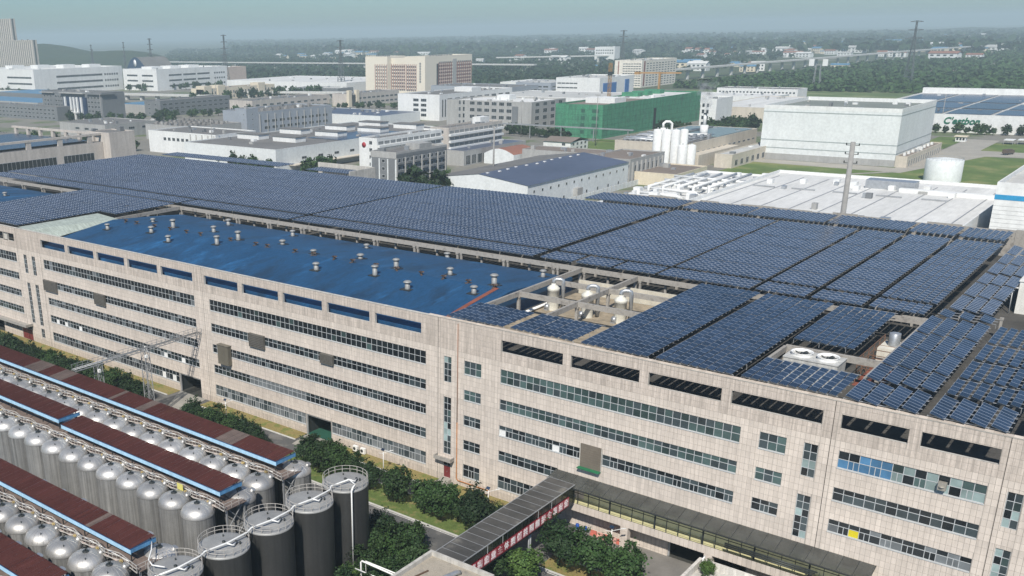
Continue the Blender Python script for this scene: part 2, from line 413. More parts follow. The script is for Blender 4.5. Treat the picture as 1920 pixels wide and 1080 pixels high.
for (x0,x1,z0,z1) in SLITS:                                                    # tall stair windows
    fr = MB(); f = .07; Y = .14; nz = max(2, round((z1-z0)/1.15))
    for x in (x0, (x0+x1)/2-f/2, x1-f): fr.box(x,x+f,Y-.05,Y+.05,z0,z1)
    for k in range(nz+1):
        z = z0+(z1-z0)*k/nz; fr.box(x0,x1,Y-.047,Y+.047,max(z-f/2,z0),min(z+f/2,z1))
    wo = fr.build('stair_window', M_frame, FAC)
    hw = (x1-x0)/2; hh = (z1-z0)/nz
    for k in range(nz):
        for s in (0, 1):
            kk = random.choice('dsstp' if x0 > 0 else 'dds'); key = (round(hw,2), round(hh,2), kk)
            if key not in pane_mesh: pane_mesh[key] = MB().box(0,hw,-.01,.01,0,hh,skip='kb').mesh('pane', PM[kk])
            link('pane', pane_mesh[key], wo, (x0+hw*s, Y+.005, z0+hh*k))
# gateways, doors, roller shutter
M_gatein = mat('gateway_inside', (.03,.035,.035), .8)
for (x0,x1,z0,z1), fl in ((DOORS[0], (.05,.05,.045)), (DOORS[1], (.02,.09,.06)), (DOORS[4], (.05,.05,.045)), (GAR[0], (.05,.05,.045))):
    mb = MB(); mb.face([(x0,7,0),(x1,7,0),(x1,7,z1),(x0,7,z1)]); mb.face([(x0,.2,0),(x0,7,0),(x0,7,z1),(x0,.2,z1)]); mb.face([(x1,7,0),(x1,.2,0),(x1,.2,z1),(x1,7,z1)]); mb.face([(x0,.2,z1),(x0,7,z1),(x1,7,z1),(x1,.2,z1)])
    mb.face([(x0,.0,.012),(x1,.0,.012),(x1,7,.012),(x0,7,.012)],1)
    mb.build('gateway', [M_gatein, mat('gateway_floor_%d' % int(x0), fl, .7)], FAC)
    mb = MB()
    for x in (x0, x1-.25): mb.box(x,x+.25,.16,.4,0,z1)
    mb.box(x0+.25,x1-.25,.16,.4,z1-.3,z1); mb.build('gate_frame', M_steel, FAC)
M_reddoor = mat('red_door_paint', (.16,.028,.03), .45, var=.1)
for (x0,x1,z0,z1) in (DOORS[2], DOORS[3]):
    d = MB(); zt = z1-.85
    d.box(x0,x1,.12,.17,z0,zt-.04); xm = (x0+x1)/2
    for a, b in ((x0+.1,xm-.06),(xm+.06,x1-.1)):
        for c, e in ((z0+.2,z0+.9),(z0+1.05,zt-.2)): d.box(a,b,.10,.12,c,e)
    do = d.build('door', M_reddoor, FAC)
    h = MB(); h.box(xm-.05,xm-.02,.05,.1,z0+1.0,z0+1.25); h.build('handle', M_steel, do)
    t = MB(); t.box(x0,x1,.12,.16,zt,z1-.05); t.build('transom_light', G_dark, do)
    t = MB(); t.box(xm-.04,xm+.04,.09,.12,zt,z1-.05); t.box(x0,x1,.08,.12,zt-.05,zt+.03); t.build('door_frame', M_frame, do)
mb = MB(); mb.box(2.7,6.4,-1.25,0,4.4,4.62); mb.box(2.7,6.4,-1.25,-1.13,4.62,5.1); mb.box(2.7,2.82,-1.13,0,4.62,5.1); mb.box(6.28,6.4,-1.13,0,4.62,5.1); mb.build('entrance_canopy', M_conc, FAC)
mb = MB(); mb.box(-165,-131.6,-2.2,0,4.3,4.5); mb.box(-165,-131.6,-2.2,-2.05,4.5,5.0); mb.box(-131.75,-131.6,-2.05,0,4.5,5.0); mb.build('entrance_canopy', M_conc, FAC)
for k in range(4):
    mb = MB(); mb.box(3.8-.1*k,5.8+.1*k,-1.0-.32*k,-.68-.32*k if k else 0,0,.72-.18*k); mb.build('step', M_concpave, FAC)
sh = MB(); x0,x1,z0,z1 = ROLL[0]
for k in range(20): z = z0+(z1-z0)*k/20; sh.box(x0,x1,-.10+.02*(k%2),.0+.1,z,z+(z1-z0)/20-.015)
sh.build('roller_shutter', mat('shutter_brown', (.17,.145,.115), .6, var=.12), FAC)
mb = MB(); mb.box(x0-.15,x1+.05,-.9,.0,z0-.12,z0-.01); mb.build('loading_platform', mat('green_paint', (.02,.16,.07), .6), FAC)
mb = MB(); mb.box(x0-.1,x0,-.18,.1,z0,z1); mb.box(x1,x1+.08,-.18,.1,z0,z1); mb.build('shutter_guide', M_concl, FAC)
# louvred boxes and the brown cabinet hung on the wall
M_louv = mat('louvre_grey', (.14,.13,.115), .6, .2, var=.15)
for (x0,x1,z0,z1,dp) in ((-122.9,-117.2,15.6,18.4,.75),(-100.6,-96.4,15.6,18.4,.75),(-45.6,-41.2,15.7,18.6,.7),(-25.4,-22.1,16.3,18.3,.7)):
    mb = MB(); mb.box(x0,x1,-dp*.55,.0,z0,z1)
    for k in range(8): z = z0+(z1-z0)*(k+.15)/8; mb.box(x0+.05,x1-.05,-dp*.55-.14,-dp*.55,z,z+.17)
    for x in (x0, (x0+x1)/2-.05, x1-.1): mb.box(x,x+.1,-dp*.55-.16,-dp*.55,z0,z1)
    mb.build('louvre_box', M_louv, FAC)
mb = MB(); mb.box(-55.2,-51.9,-1.0,0,10.1,14.3); mb.box(-55.3,-51.8,-1.12,-.0,14.3,14.45); mb.build('wall_cabinet', mat('cabinet_brown', (.15,.135,.105), .6, var=.12, streak=.2), FAC)
# pipes on the wall
M_orange = mat('orange_pipe', (.40,.16,.045), .6, var=.25, scale=1.5)
mb = MB(); mb.tube([(6.95,-.14,PT-.4),(6.95,-.14,12)], .075, 8, 1); mb.tube([(6.95,-.14,12),(6.95,-.14,1.25),(7.3,-.14,.95),(13.9,-.14,.95),(14.0,-.3,.2)], .09, 8)
mb.build('wall_pipe', [M_orange, mat('rusty_pipe', (.30,.17,.12), .7)], FAC)
mb = MB(); mb.box(80.0,80.9,-.75,-.1,21.9,22.9); mb.lathe([(.32,0),(.32,.05),(.1,.06)],14,(80.45,-.78,22.4)); mb.build('wall_fan', mat('aged_steel', (.34,.32,.28), .5, .3), FAC)
# right-hand flank above ground out of frame, roof deck, beams
mb = MB(); mb.box(XL-75, XR, .6, 132.5, -.4, 25.2, skip='f')
mb.build('building_core', M_concl, FAC)
mb = MB(); mb.face([(XL-75,.45,25.21),(XR,.45,25.21),(XR,132.6,25.21),(XL-75,132.6,25.21)]); mb.build('roof_deck', M_deck, FAC)
# ------------------------------------------------------------------ blue sheet roofs with vents
def blue_roof(x0, x1, ya, yr, yb, za, zr, zb):
    mb = MB(); prof = []
    n = 7
    for k in range(n+1): t = k/n; prof.append((ya+(yr-ya)*t, za+(zr-za)*(t+.06*math.sin(math.pi*t))))
    for k in range(1, n+1): t = k/n; prof.append((yr+(yb-yr)*t, zr+(zb-zr)*(t-.05*math.sin(math.pi*t))))
    step = 6.0; nx = int((x1-x0)/step)
    for i in range(nx):
        a = x0+(x1-x0)*i/nx; b = x0+(x1-x0)*(i+1)/nx
        for (y0,z0),(y1,z1) in zip(prof, prof[1:]):
            mb.face([(a,y0,z0),(b,y0,z0),(b,y1,z1),(a,y1,z1)], 0, True)
    for (y0,z0),(y1,z1) in zip(prof, prof[1:]):
        mb.face([(x1,y0,25.2),(x1,y1,25.2),(x1,y1,z1),(x1,y0,z0)], 0); mb.face([(x0,y1,25.2),(x0,y0,25.2),(x0,y0,z0),(x0,y1,z1)], 0)
    mb.face([(x0,ya,25.2),(x1,ya,25.2),(x1,ya,za),(x0,ya,za)]); mb.face([(x1,yb,25.2),(x0,yb,25.2),(x0,yb,zb),(x1,yb,zb)])
    for i in range(1, int((x1-x0)/.95)):                              # standing seams
        x = x0+.95*i
        for (y0,z0),(y1,z1) in zip(prof, prof[1:]): mb.face([(x-.03,y0,z0+.035),(x+.03,y0,z0+.035),(x+.03,y1,z1+.035),(x-.03,y1,z1+.035)])
    def zat(y):
        for (y0,z0),(y1,z1) in zip(prof, prof[1:]):
            if y0 <= y <= y1: return z0+(z1-z0)*(y-y0)/(y1-y0)
        return za
    return mb.build('blue_roof', M_blue, FAC), zat
broof, zb1 = blue_roof(-124.2, 2.4, 1.3, 23.2, 46.2, 26.9, 30.0, 28.0)
broof2, zb2 = blue_roof(-236, -174.5, 3, 23.2, 46.2, 26.9, 30.0, 28.0)
mb = MB()
for k in range(40):                                                    # rusted flashing over the right-hand end joint
    y0 = 2.+.53*k; y1 = y0+.53
    mb.face([(-1.3,y0,zb1(y0)+.06),(-.3,y0,zb1(y0)+.06),(-.3,y1,zb1(y1)+.06),(-1.3,y1,zb1(y1)+.06)])
mb.build('rusty_flashing', M_rust, broof)
M_vent = mat('vent_zinc', (.29,.295,.29), .6, .3, var=.15, scale=1.)
M_flash = mat('bitumen_flashing', (.025,.03,.035), .8)
def vent_mesh(h):
    v = MB(); v.box(-1.15,1.15,-1.0,1.0,-.12,.06,1); v.lathe([(.52,0),(.52,h),(.50,h)],14); v.lathe([(.60,h*.93),(.60,h)],14,cap=False)
    v.lathe([(.82,h+.14),(.86,h+.2),(.55,h+.42),(.12,h+.52)],14); v.lathe([(.40,h),(.40,h+.16)],10,cap=False)
    v.lathe([(.05,h+.17),(.82,h+.14)],14,cap=False)
    return v.mesh('vent_pipe', [M_vent, M_flash])
VM = {k: vent_mesh(k*.92) for k in (.7, 1.3, 1.9)}
def roof_hit(px, py):
    """where the sight line through a photo point meets the front blue roof"""
    d = rt2*((px-691.78)/1810.63) - up2*((py-693.15)/1810.63) + fw
    lo, hi = 60, 400
    for _ in range(40):
        t = (lo+hi)/2; p = CAM+d*t
        if p.z > zb1(p.y): lo = t
        else: hi = t
    return p
VENTS = [(202,430,1.3),(287,416,.7),(284,436,1.3),(325,427,1.9),(316,453,1.3),(401,435,1.3),(407,458,1.9),(428.5,422,1.3),(447,450,1.9),(549,442.5,1.3),(530,458,.7),(588,476,.7),(593,506,1.3),(676,485,.7),(687.5,465,.7),(703,516,1.9),(743,503.5,1.9),(838.5,490,1.9),(844,515,1.3),(764,542,1.3),(926.5,535,1.9),(888.5,550,1.3),(1018,519,1.3)]
for x, y, h in VENTS:
    p = roof_hit(x, y); link('vent_pipe', VM[h], broof, (p.x, p.y, zb1(p.y)), rz=random.uniform(-.1,.1), sc=random.uniform(.92,1.05))
t = MB(); t.lathe([(.10,0),(.10,.5)],8,cap=False)
for k in range(9):
    a = 2*math.pi*k/9; t.face([(.12*math.cos(a),.12*math.sin(a),.42),(.62*math.cos(a+.2),.62*math.sin(a+.2),.5),(.66*math.cos(a+.75),.66*math.sin(a+.75),.62),(.2*math.cos(a+.6),.2*math.sin(a+.6),.8)])
t.box(-.7,.7,-.18,.18,-.05,.1); t.lathe([(.3,.1),(.24,.42)],9)
TV = t.mesh('turbine_vent', mat('rusted_vent', (.12,.085,.07), .7, .2, var=.3, scale=2))
for x, y in [(237.5,416),(256,420),(297,425),(316,432),(353.5,436),(377,441),(412.5,446),(433,451),(479,460),(500,464),(553,473),(583,481),(627,486),(659,493),(705,500),(740.6,508),(790,515),(829,524),(881.7,530),(924,541)]:
    p = roof_hit(x, y); link('turbine_vent', TV, broof, (p.x, 23.2, 30.0), rz=random.uniform(0,3))
for i in range(7): link('vent_pipe', VM[random.choice((.7,1.3))], broof2, (-232+8*i, 12+(i%3)*9, zb2(12+(i%3)*9)))
mb = MB(); mb.face([(-134,.7,30.45),(-133.2,.7,30.45),(-133.2,25,30.45),(-134,25,30.45)]); mb.face([(-133.2,.7,30.45),(-129.5,.7,30.2),(-129.5,25,30.2),(-133.2,25,30.45)]); mb.face([(-129.5,.7,30.2),(-124.3,.7,27.6),(-124.3,25,29.9),(-129.5,25,30.2)])
mb.face([(-134,25,25),(-124.3,25,25),(-124.3,25,29.9),(-129.5,25,30.2),(-134,25,30.45)])
mb.build('pale_sheet_roof', mat('pale_green_sheet', (.40,.45,.40), .6, var=.12, scale=.5, streak=.35, streak_scale=(.6,2.5,.6)), FAC)
# ------------------------------------------------------------------ concrete roof frame
def beam(a, b, w=.45, h=.95):
    mb = MB(); mb.bar(a, b, w, h); return mb.build('roof_beam', M_conc, FAC)
def column(x, y, z0=25.2, z1=29.1, s=.5):
    mb = MB(); mb.box(x-s/2,x+s/2,y-s/2,y+s/2,z0,z1); mb.box(x-s*.75,x+s*.75,y-s*.75,y+s*.75,z1-.35,z1-.003); return mb.build('roof_column', M_conc, FAC)
GX = [-126.2+12.37*i for i in range(11)] + [3.7,16.0,28.6,41.2,53.7,66.9]
xs = sorted(set(round(x,2) for x in GX))
for a, b in zip(xs, xs[1:]): beam((a+.01,47.6,29.55),(b-.01,47.6,29.55))
for x in xs:
    column(x-.35,47.6); column(x+.6,47.7,s=.4)
    column(x+5.5,48.6,s=.42); column(x+3,59.8); column(x+9,59.8,s=.4)
xs2 = [-236+12.2*i for i in range(10)]
for a, b in zip(xs2, xs2[1:]):
    beam((a+.01,47.6,29.55),(b-.01,47.6,29.55)); column(a,47.6); column(a+.9,47.9,s=.4)
beam((-126.2,25.4,29.5),(-126.2,47.2,29.5)); column(-126.2,36); column(-126.2,26)
for x in (3.7, 16.0): beam((x,11.6,29.55),(x,47.3,29.55))
for y in (23.8, 35.6):
    beam((3.95,y,29.5),(15.75,y,29.5)); beam((16.25,y,29.5),(29.2,y,29.5))
    for x in (3.7, 16.0, 28.6): column(x,y,23.6)
for x in (3.7, 16., 28.6): column(x,11.8)
beam((53.7,20.6,29.6),(67.2,20.6,29.6),.5,1.0); beam((53.7,11.6,29.55),(53.7,20.3,29.55)); beam((63.3,48.2,29.6),(67.1,48.2,29.6))
for x in (53.7, 66.9): column(x,20.6)
beam((67.2,11.8,29.9),(67.2,48.0,29.9),.35,.5)
# ------------------------------------------------------------------ solar arrays
def panel_mesh(wx, wy, cell, f=.045):
    """framed photovoltaic module lying in its own plane"""
    hx, hy, t = wx/2, wy/2, .045
    g = .014 if wy > wx else .03          # long-side rail shows thinner than the short ends
    v = [(-hx,-hy,-t),(hx,-hy,-t),(hx,hy,-t),(-hx,hy,-t),(-hx,-hy,0),(hx,-hy,0),(hx,hy,0),(-hx,hy,0),
         (-hx+g,-hy+f,-.006),(hx-g,-hy+f,-.006),(hx-g,hy-f,-.006),(-hx+g,hy-f,-.006)]
    fc = [(0,3,2,1),(0,1,5,4),(1,2,6,5),(2,3,7,6),(3,0,4,7),(4,5,9,8),(5,6,10,9),(6,7,11,10),(7,4,8,11),(8,9,10,11)]
    return v, fc, [2]*5+[0]*4+[1]  # dark sides and underside paint the gaps between columns dark
def pm(name, wx, wy, cell):
    v, f, mi = panel_mesh(wx, wy, cell); me = bpy.data.meshes.new(name); me.from_pydata(v, [], f); me.materials.append(M_alu); me.materials.append(cell); me.materials.append(M_dkmetal)
    me.polygons.foreach_set('material_index', mi); return me
PORT, LAND = (.99,1.64), (1.72,.985)
SOLO = {PORT: pm('solar_panel', *PORT, M_cell), LAND: pm('solar_panel', *LAND, M_cell)}
ZP = 30.93
def array(label, x0, x1, y0, y1, size=PORT, solo=False, px=1.2, table=6, tilt=9., z=ZP, tgap=.16, missing=0.):
    th = thing('solar_array', label, 'solar panels', (x0, y0, z), 'solar arrays on the factory roof')
    pitch_y = size[1]+.02; nx = max(1, int((x1-x0+.15)//px)); ny = max(1, int((y1-y0)//(pitch_y+tgap/table)))
    px = (x1-x0)/nx
    V, F, Mi = [], [], []; pv, pf, pmi = panel_mesh(*size, None, .045 if solo else .075)
    jit = {}
    for i in range(nx):
        for j in range(ny):
            if missing and random.random() < missing: continue
            k = (i, j//table)
            if k not in jit: jit[k] = (random.gauss(0,.022 if solo else .014), random.gauss(0,.5 if solo else .35))
            dz, da = jit[k]; a = R(tilt+da)
            cx = px*(i+.5); cy = pitch_y*(j+.5)+tgap*(j//table); cz = dz
            if solo:
                o = link('solar_panel', SOLO[size], th, (cx, cy, cz)); o.rotation_euler.y = a
            else:
                n = len(V); ca, sa = math.cos(a), math.sin(a)
                for (vx,vy,vz) in pv: V.append((cx+vx*ca+vz*sa, cy+vy, cz-vx*sa+vz*ca))
                for f in pf: F.append(tuple(n+q for q in f))
                Mi += pmi
    if not solo:
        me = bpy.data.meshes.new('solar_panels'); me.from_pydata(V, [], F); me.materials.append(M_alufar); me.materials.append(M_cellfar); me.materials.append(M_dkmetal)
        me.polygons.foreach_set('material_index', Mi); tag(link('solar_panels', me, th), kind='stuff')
    mb = MB(); y = .4
    while y < y1-y0: mb.bar((0,y,-.24),(x1-x0,y,-.24),.07,.1); y += 1.72
    if solo:
        for i in range(0, nx+1, 3):
            for yy in (.4, 5.5): mb.bar((px*i, yy, -.3),(px*i, yy, -.95),.07)
    mb.build('support_rail', M_steel, th)
    return th
array('small front solar block on the parapet beside the blue roof end', 4.3, 15.6, .25, 10.4, solo=True)
array('second front solar block in front of the white scrubber towers', 16.8, 28.3, .25, 11.0, solo=True)
array('long solar block right of the open well with scrubber towers', 29.6, 40.7, .25, 46.4, solo=True)
array('long solar block left of the rooftop cooling unit', 41.8, 53.2, .25, 46.2, solo=True)
array('solar block behind the rooftop cooling unit', 54.2, 63.0, 21.8, 46.8, solo=True, tilt=8)
array('front solar block on the parapet just below the cooling unit', 54.3, 66.9, .25, 11.3, solo=True)
T = [(.2,9.2),(9.7,17.0),(17.4,26.6),(27.0,36.2),(36.7,47.4)]
names = ['front edge', 'second', 'third', 'fourth', 'fifth']
for (a, b), nm in zip(T, names): array('landscape panel tables right of the cooling unit, %s rank from parapet' % nm, 67.6, 76.4, a, b, LAND, True, 2.2, 12, 15.)
array('four landscape panel tables at the right-hand end of the parapet', 77.3, 86.0, .2, 9.2, LAND, True, 2.2, 12, 15.)
for (a, b), nm in zip(T[1:], names[1:]): array('narrow panel strips at the right edge of the roof, %s rank from parapet' % nm, 77.3, 88.6, a, b, PORT, True, 1.42, 6, 11.)
array('four short landscape tables beside the white rooftop penthouse', 68.0, 76.6, 48.3, 53.2, LAND, True, 2.2, 12, 15.)
for k, (a, b) in enumerate([(54.,64.5),(65.,75.5),(76,85),(85.6,95),(95.6,105),(105.6,115.5)]):
    array('three-column panel tables at right, %s going back' % ordn(k), 68.7, 75.3, a, b, LAND, False, 2.2, 12, 13.)
# the strip above the concrete beam and the big field behind it
SX = [(-125.8,-82.2,'at the left by the blue roof corner'),(-80.6,-8.2,'along the whole right half of the blue roof'),(-6.4,1.2,'short piece where the blue roof ends'),(2.0,10.0,'left above the scrubbers'),(10.6,19.3,'middle above the scrubber well'),(20.0,37.9,'right above the scrubber well'),(38.8,47.6,'behind the long blocks'),(48.6,57.0,'behind the cooling unit block'),(58.0,66.6,'next to the walkway gap')]
for a, b, s in SX: array('low solar strip over the concrete beam, %s' % s, a, b, 47.6, 54.4, tgap=0)
MX = [(-235,-82.2,'farthest left and largest'),(-80.6,-8.2,'behind the blue roof'),(-6.2,19.4,'right of the dark diagonal gap'),(20.2,38.0,'second right of the dark gap'),(38.9,47.7,'third right of the dark gap'),(48.7,57.1,'fourth right of the dark gap'),(58.0,66.9,'nearest the right side tables')]
for a, b, s in MX: array('large solar field section, %s' % s, a, b, 55.4, 116.4, z=ZP+.12, tilt=11.5, tgap=.3)
for a, b, s in [(-35,-8.2,'left of the dark gap'),(-6.2,10,'right of the dark gap'),(10.6,29.3,'beside the white roof edge'),(30,47,'with the dark back edge'),(47.7,57,'with coarse tables'),(57.7,66.6,'at the right')]:
    array('rear solar strip along the back eave, %s' % s, a, b, 118.2, 131.0, z=ZP+.25, tilt=12)
array('rear solar patch at the far left back corner', -226, -158, 118.2, 127., z=ZP+.3)
array('small rear solar patch behind a white parapet', -146, -126, 119.5, 128.)
array('solar strip beyond the second blue roof at far left', -235, -127.5, 47.6, 54.6, tgap=0)
array('solar wing at left between the two blue roofs', -172.5, -134.4, 1.0, 46.6, missing=.012)
array('small solar patch between pale sheet roof and the wing', -134.0, -126.8, 26., 46.6)
mb = MB(); mb.box(-149,-122,129.2,129.6,25,32.2); mb.box(-122.4,-122,116.5,129.2,25,32.2); mb.build('rear_parapet', M_concl, FAC)
# broken back parapet: the pale hall behind shows through its gaps
mb = MB(); x = -36.
while x < 90:
    L = random.uniform(3.5,7.5); mb.box(x,x+L,131.6,132.0,25.2,31.2+random.uniform(-.3,.2)); x += L+random.choice((.05,.05,1.2))
mb.box(-36,90,131.7,131.9,25.2,29.6); mb.build('back_parapet', M_conc, FAC)
# ------------------------------------------------------------------ plant in the roof wells
M_scrub = mat('cream_grp', (.68,.66,.58), .5, var=.08, streak=.12)
M_galv = mat('galvanised_duct', (.44,.46,.48), .4, .6, var=.15, scale=1.)
def scrubber(x, y, label):
    th = thing('scrubber_tower', label, 'scrubber', (x,y,25.2), 'white scrubber towers in the roof well')
    mb = MB(); mb.lathe([(1.12,0),(1.12,4.0),(1.18,4.02),(1.18,4.2)],20); mb.build('vessel', M_scrub, th)
    mb = MB(); mb.lathe([(1.2,4.2),(1.2,4.3),(.75,4.75),(.42,4.95),(.42,5.2)],20); mb.build('conical_top', M_scrub, th)
    mb = MB(); mb.tube([(0,0,5.1),(0,0,5.5),(.15,.1,5.85),(.5,.3,6.0),(1.1,.6,6.0),(1.5,.8,5.8),(1.6,.85,5.2),(1.6,.85,.3)], .38, 12); mb.build('exhaust_duct', M_galv, th)
    mb = MB(); mb.tube([(-.9,-1.2,.75),(-.1,-1.2,.75)], .55, 14); mb.box(-1.1,-.2,-1.6,-.8,0,.3); mb.build('fan', M_galv, th)
    mb = MB()
    for z in (1.2, 2.6, 3.9): mb.lathe([(1.16,z),(1.16,z+.08)],20,cap=False)
    mb.build('hoop', M_scrub, th)
scrubber(6.6,31.5,'white scrubber tower nearest the blue roof, left of three'); scrubber(14.3,30.8,'white scrubber tower in the middle of the roof well'); scrubber(20.8,31.2,'white scrubber tower nearest the solar block, right of three')
mb = MB(); mb.box(4.5,28.5,45.2,45.6,25.2,28.0)
for i in range(20): mb.box(4.6+1.2*i,4.68+1.2*i,45.12,45.2,25.2,28.0)
mb.build('panel_partition', mat('cream_panel', (.55,.52,.44), .7, var=.08, streak=.15), FAC)
mb = MB(); mb.face([(4.,11.5,25.24),(29.4,11.5,25.24),(29.4,45,25.24),(4.,45,25.24)]); mb.build('well_floor', mat('sandy_roof', (.30,.25,.18), .9, var=.3, scale=.6), FAC)
t = thing('roof_pipe', 'white pipe lying along the blue side wall in the roof well', 'pipe', (4.4,20,25.2)); mb = MB(); mb.tube([(0,0,.5),(0,14,.5),(.8,15,.5)],.28,10); mb.build('tube', M_white, t)
mb = MB(); mb.box(0,6,0,2.2,0,1.1); mb.box(.2,5.8,.2,2.0,1.1,1.25); o = mb.build('duct_box', M_scrub, None, (11.5,20.5,25.25)); tag(o, 'cream duct box lying in front of the middle scrubber tower', 'duct')
# cooling unit
t = thing('cooling_unit', 'white rooftop cooling unit with two round fans behind front panels', 'cooling unit', (55.0,15.7,25.6))
mb = MB(); mb.box(0,7.6,0,4.2,.6,4.1); mb.box(-.1,7.7,-.1,4.3,4.1,4.25); mb.build('casing', mat('unit_grey', (.50,.50,.48), .6, var=.12, streak=.3), t)
for i in (0, 1):
    mb = MB(); mb.lathe([(1.5,4.25),(1.45,4.6),(1.6,4.75),(1.5,4.76),(1.38,4.6),(1.38,4.3)],22,(1.95+3.7*i,2.1,0),cap=False); f = mb.build('fan_shroud', M_white, t)
    mb = MB()
    for k in range(5):
        a = 2*math.pi*k/5; mb.obox((1.95+3.7*i+.7*math.cos(a),2.1+.7*math.sin(a),4.45),(math.cos(a),math.sin(a),0),(-math.sin(a)*.9,math.cos(a)*.9,.4),(0,0,1),.65,.2,.02)
    mb.lathe([(.25,4.35),(.25,4.6)],10,(1.95+3.7*i,2.1,0)); mb.build('fan_blades', M_dkmetal, f)
for x, y in ((0,0),(7.4,0),(0,4),(7.4,4)):
    mb = MB(); mb.box(x,x+.2,y,y+.2,0,.6); mb.build('leg', M_steel, t)
t = thing('water_tank', 'galvanised cylindrical water tank on a cream block in the right roof well', 'tank', (65.2,36.,25.2))
mb = MB(); mb.box(-1.7,1.7,-2.5,2.5,0,3.0); mb.build('plinth', M_scrub, t); mb = MB(); mb.lathe([(.85,3.0),(.85,5.0),(.8,5.05),(.2,5.2)],18); mb.build('vessel', M_galv, t)
mb = MB()
for k in range(6): mb.bar((63.4+.0*k,23+3*k,25.3),(63.4,23+3*k,29.2),.12); mb.bar((63.4,23+3*k,28.2),(67,23+3*k,28.2),.1); mb.bar((63.4,23+3*k,26.8),(67,23+3*k,26.8),.1)
for z in (26.8,28.2,29.2): mb.bar((63.4,23,z),(63.4,38,z),.1)
tag(mb.build('pipe_rack', mat('brown_rust_steel', (.16,.09,.06), .8, var=.3), None), 'rusty pipe rack in the right roof well beside the water tank', 'rack')
mb = MB(); mb.face([(63.3,22,25.25),(67,22,25.25),(67,48,25.25),(63.3,48,25.25)]); mb.build('rusty_roof_patch', M_rust, FAC)
t = thing('penthouse', 'white plastered rooftop penthouse at the right edge of the picture', 'penthouse', (75.2,79.7,25.2))
mb = MB(); mb.box(0,18,0,22,0,6.0); mb.box(-.15,18,-.15,22.2,6.0,6.25); mb.build('wall', mat('white_plaster', (.72,.71,.67), .85, var=.1, streak=.2), t)
mb = MB(); mb.box(2.0,3.2,-.04,.02,3.2,4.6); mb.build('window', G_slate, t)
mb = MB(); mb.tube([(-.8,-.6,0),(-.8,-.6,4.6),(-.6,-.6,4.9),(.0,-.6,4.9)],.12,8); mb.build('drain_pipe', M_white, t)
# ================================================================== glazed corridor on the facade
M_roofglass = mat('grimy_glass_roof', (.075,.078,.072), .35, var=.3, scale=.35, rnd=.12, fine=.15, spec=.5)
M_yellow = mat('pale_yellow_floor', (.55,.52,.30), .8, var=.12, scale=.8)
t = thing('glazed_corridor', 'raised corridor with grimy glass roof running along the factory wall', 'corridor')
mb = MB(); mb.box(26.8,76,-2.55,-.03,4.1,4.95); mb.build('slab', M_concl, t)
ft = MB(); j = .025
for i in range(74): ft.box(26.8+.66*i+j,26.8+.66*(i+1)-j,-2.62,-2.551,4.0,5.25)
tag(ft.build('fascia_tiles', M_tile, t), kind='stuff')
mb = MB(); mb.face([(26.9,-2.5,4.96),(76,-2.5,4.96),(76,-.04,4.96),(26.9,-.04,4.96)]); mb.build('floor', M_yellow, t)
for x in (40.4, 53.6, 66.8):
    mb = MB()
    for k in range(6):
        z0 = -.1+.68*k; mb.box(x-.6,x+.6,-2.6,-1.5,z0,z0+.66)
    mb.box(x-.58,x+.58,-2.58,-1.52,0,4.0); mb.build('column', M_tile, t)
roofm = MB().box(.03,1.97,.02,1.72,0,.04).mesh('roof_panel', M_roofglass)
M_roofglass.node_tree.nodes['Principled BSDF'].inputs['Alpha'].default_value = .62
mb = MB(); mb.box(32.,75.5,-.09,-.03,4.97,7.1); mb.build('wall_panel', mat('yellow_wash', (.56,.55,.36), .8, var=.08), t)
sl = math.atan2(.72, 3.55)
for i in range(24):
    for k in (0, 1):
        o = link('roof_panel', roofm, t, (26.8+2*i, -3.5+k*1.74*math.cos(sl), 8.22+k*1.74*math.sin(sl))); o.rotation_euler.x = sl
mb = MB()
for i in range(25): x = 26.8+2*i; mb.bar((x,-3.5,8.2),(x,-.05,8.9),.06,.1)
mb.bar((26.8,-3.52,8.16),(75,-3.52,8.16),.14,.2); mb.bar((26.8,-2.5,7.55),(75,-2.5,7.55),.07,.12); mb.bar((26.8,-2.5,7.15),(75,-2.5,7.15),.06,.1); mb.build('roof_frame', M_dkmetal, t)
for i in range(24):
    x = 32.2+1.85*i
    if x > 75: break
    mb = MB(); mb.box(x-.04-(.08 if i%4==3 else 0),x+.04+(.08 if i%4==3 else 0),-2.52,-2.42,4.95,8.15); mb.build('post', M_dkmetal, t)
mb = MB()
for z in (5.25, 6.05): mb.bar((31.9,-2.47,z),(75,-2.47,z),.05,.05)
mb.build('handrail', M_dkmetal, t)
t = thing('pipe_bundle', 'dark pipe bundle with a diagonal strut ending below the corridor roof', 'pipe')
mb = MB()
for k in range(3): mb.tube([(56,-3.2,7.0-.3*k),(68.6-.3*k,-3.2,7.0-.3*k)], .12, 8)
mb.bar((66.5,-3.2,5.0),(68,-3.2,6.4),.2); mb.build('tube', M_dkmetal, t)
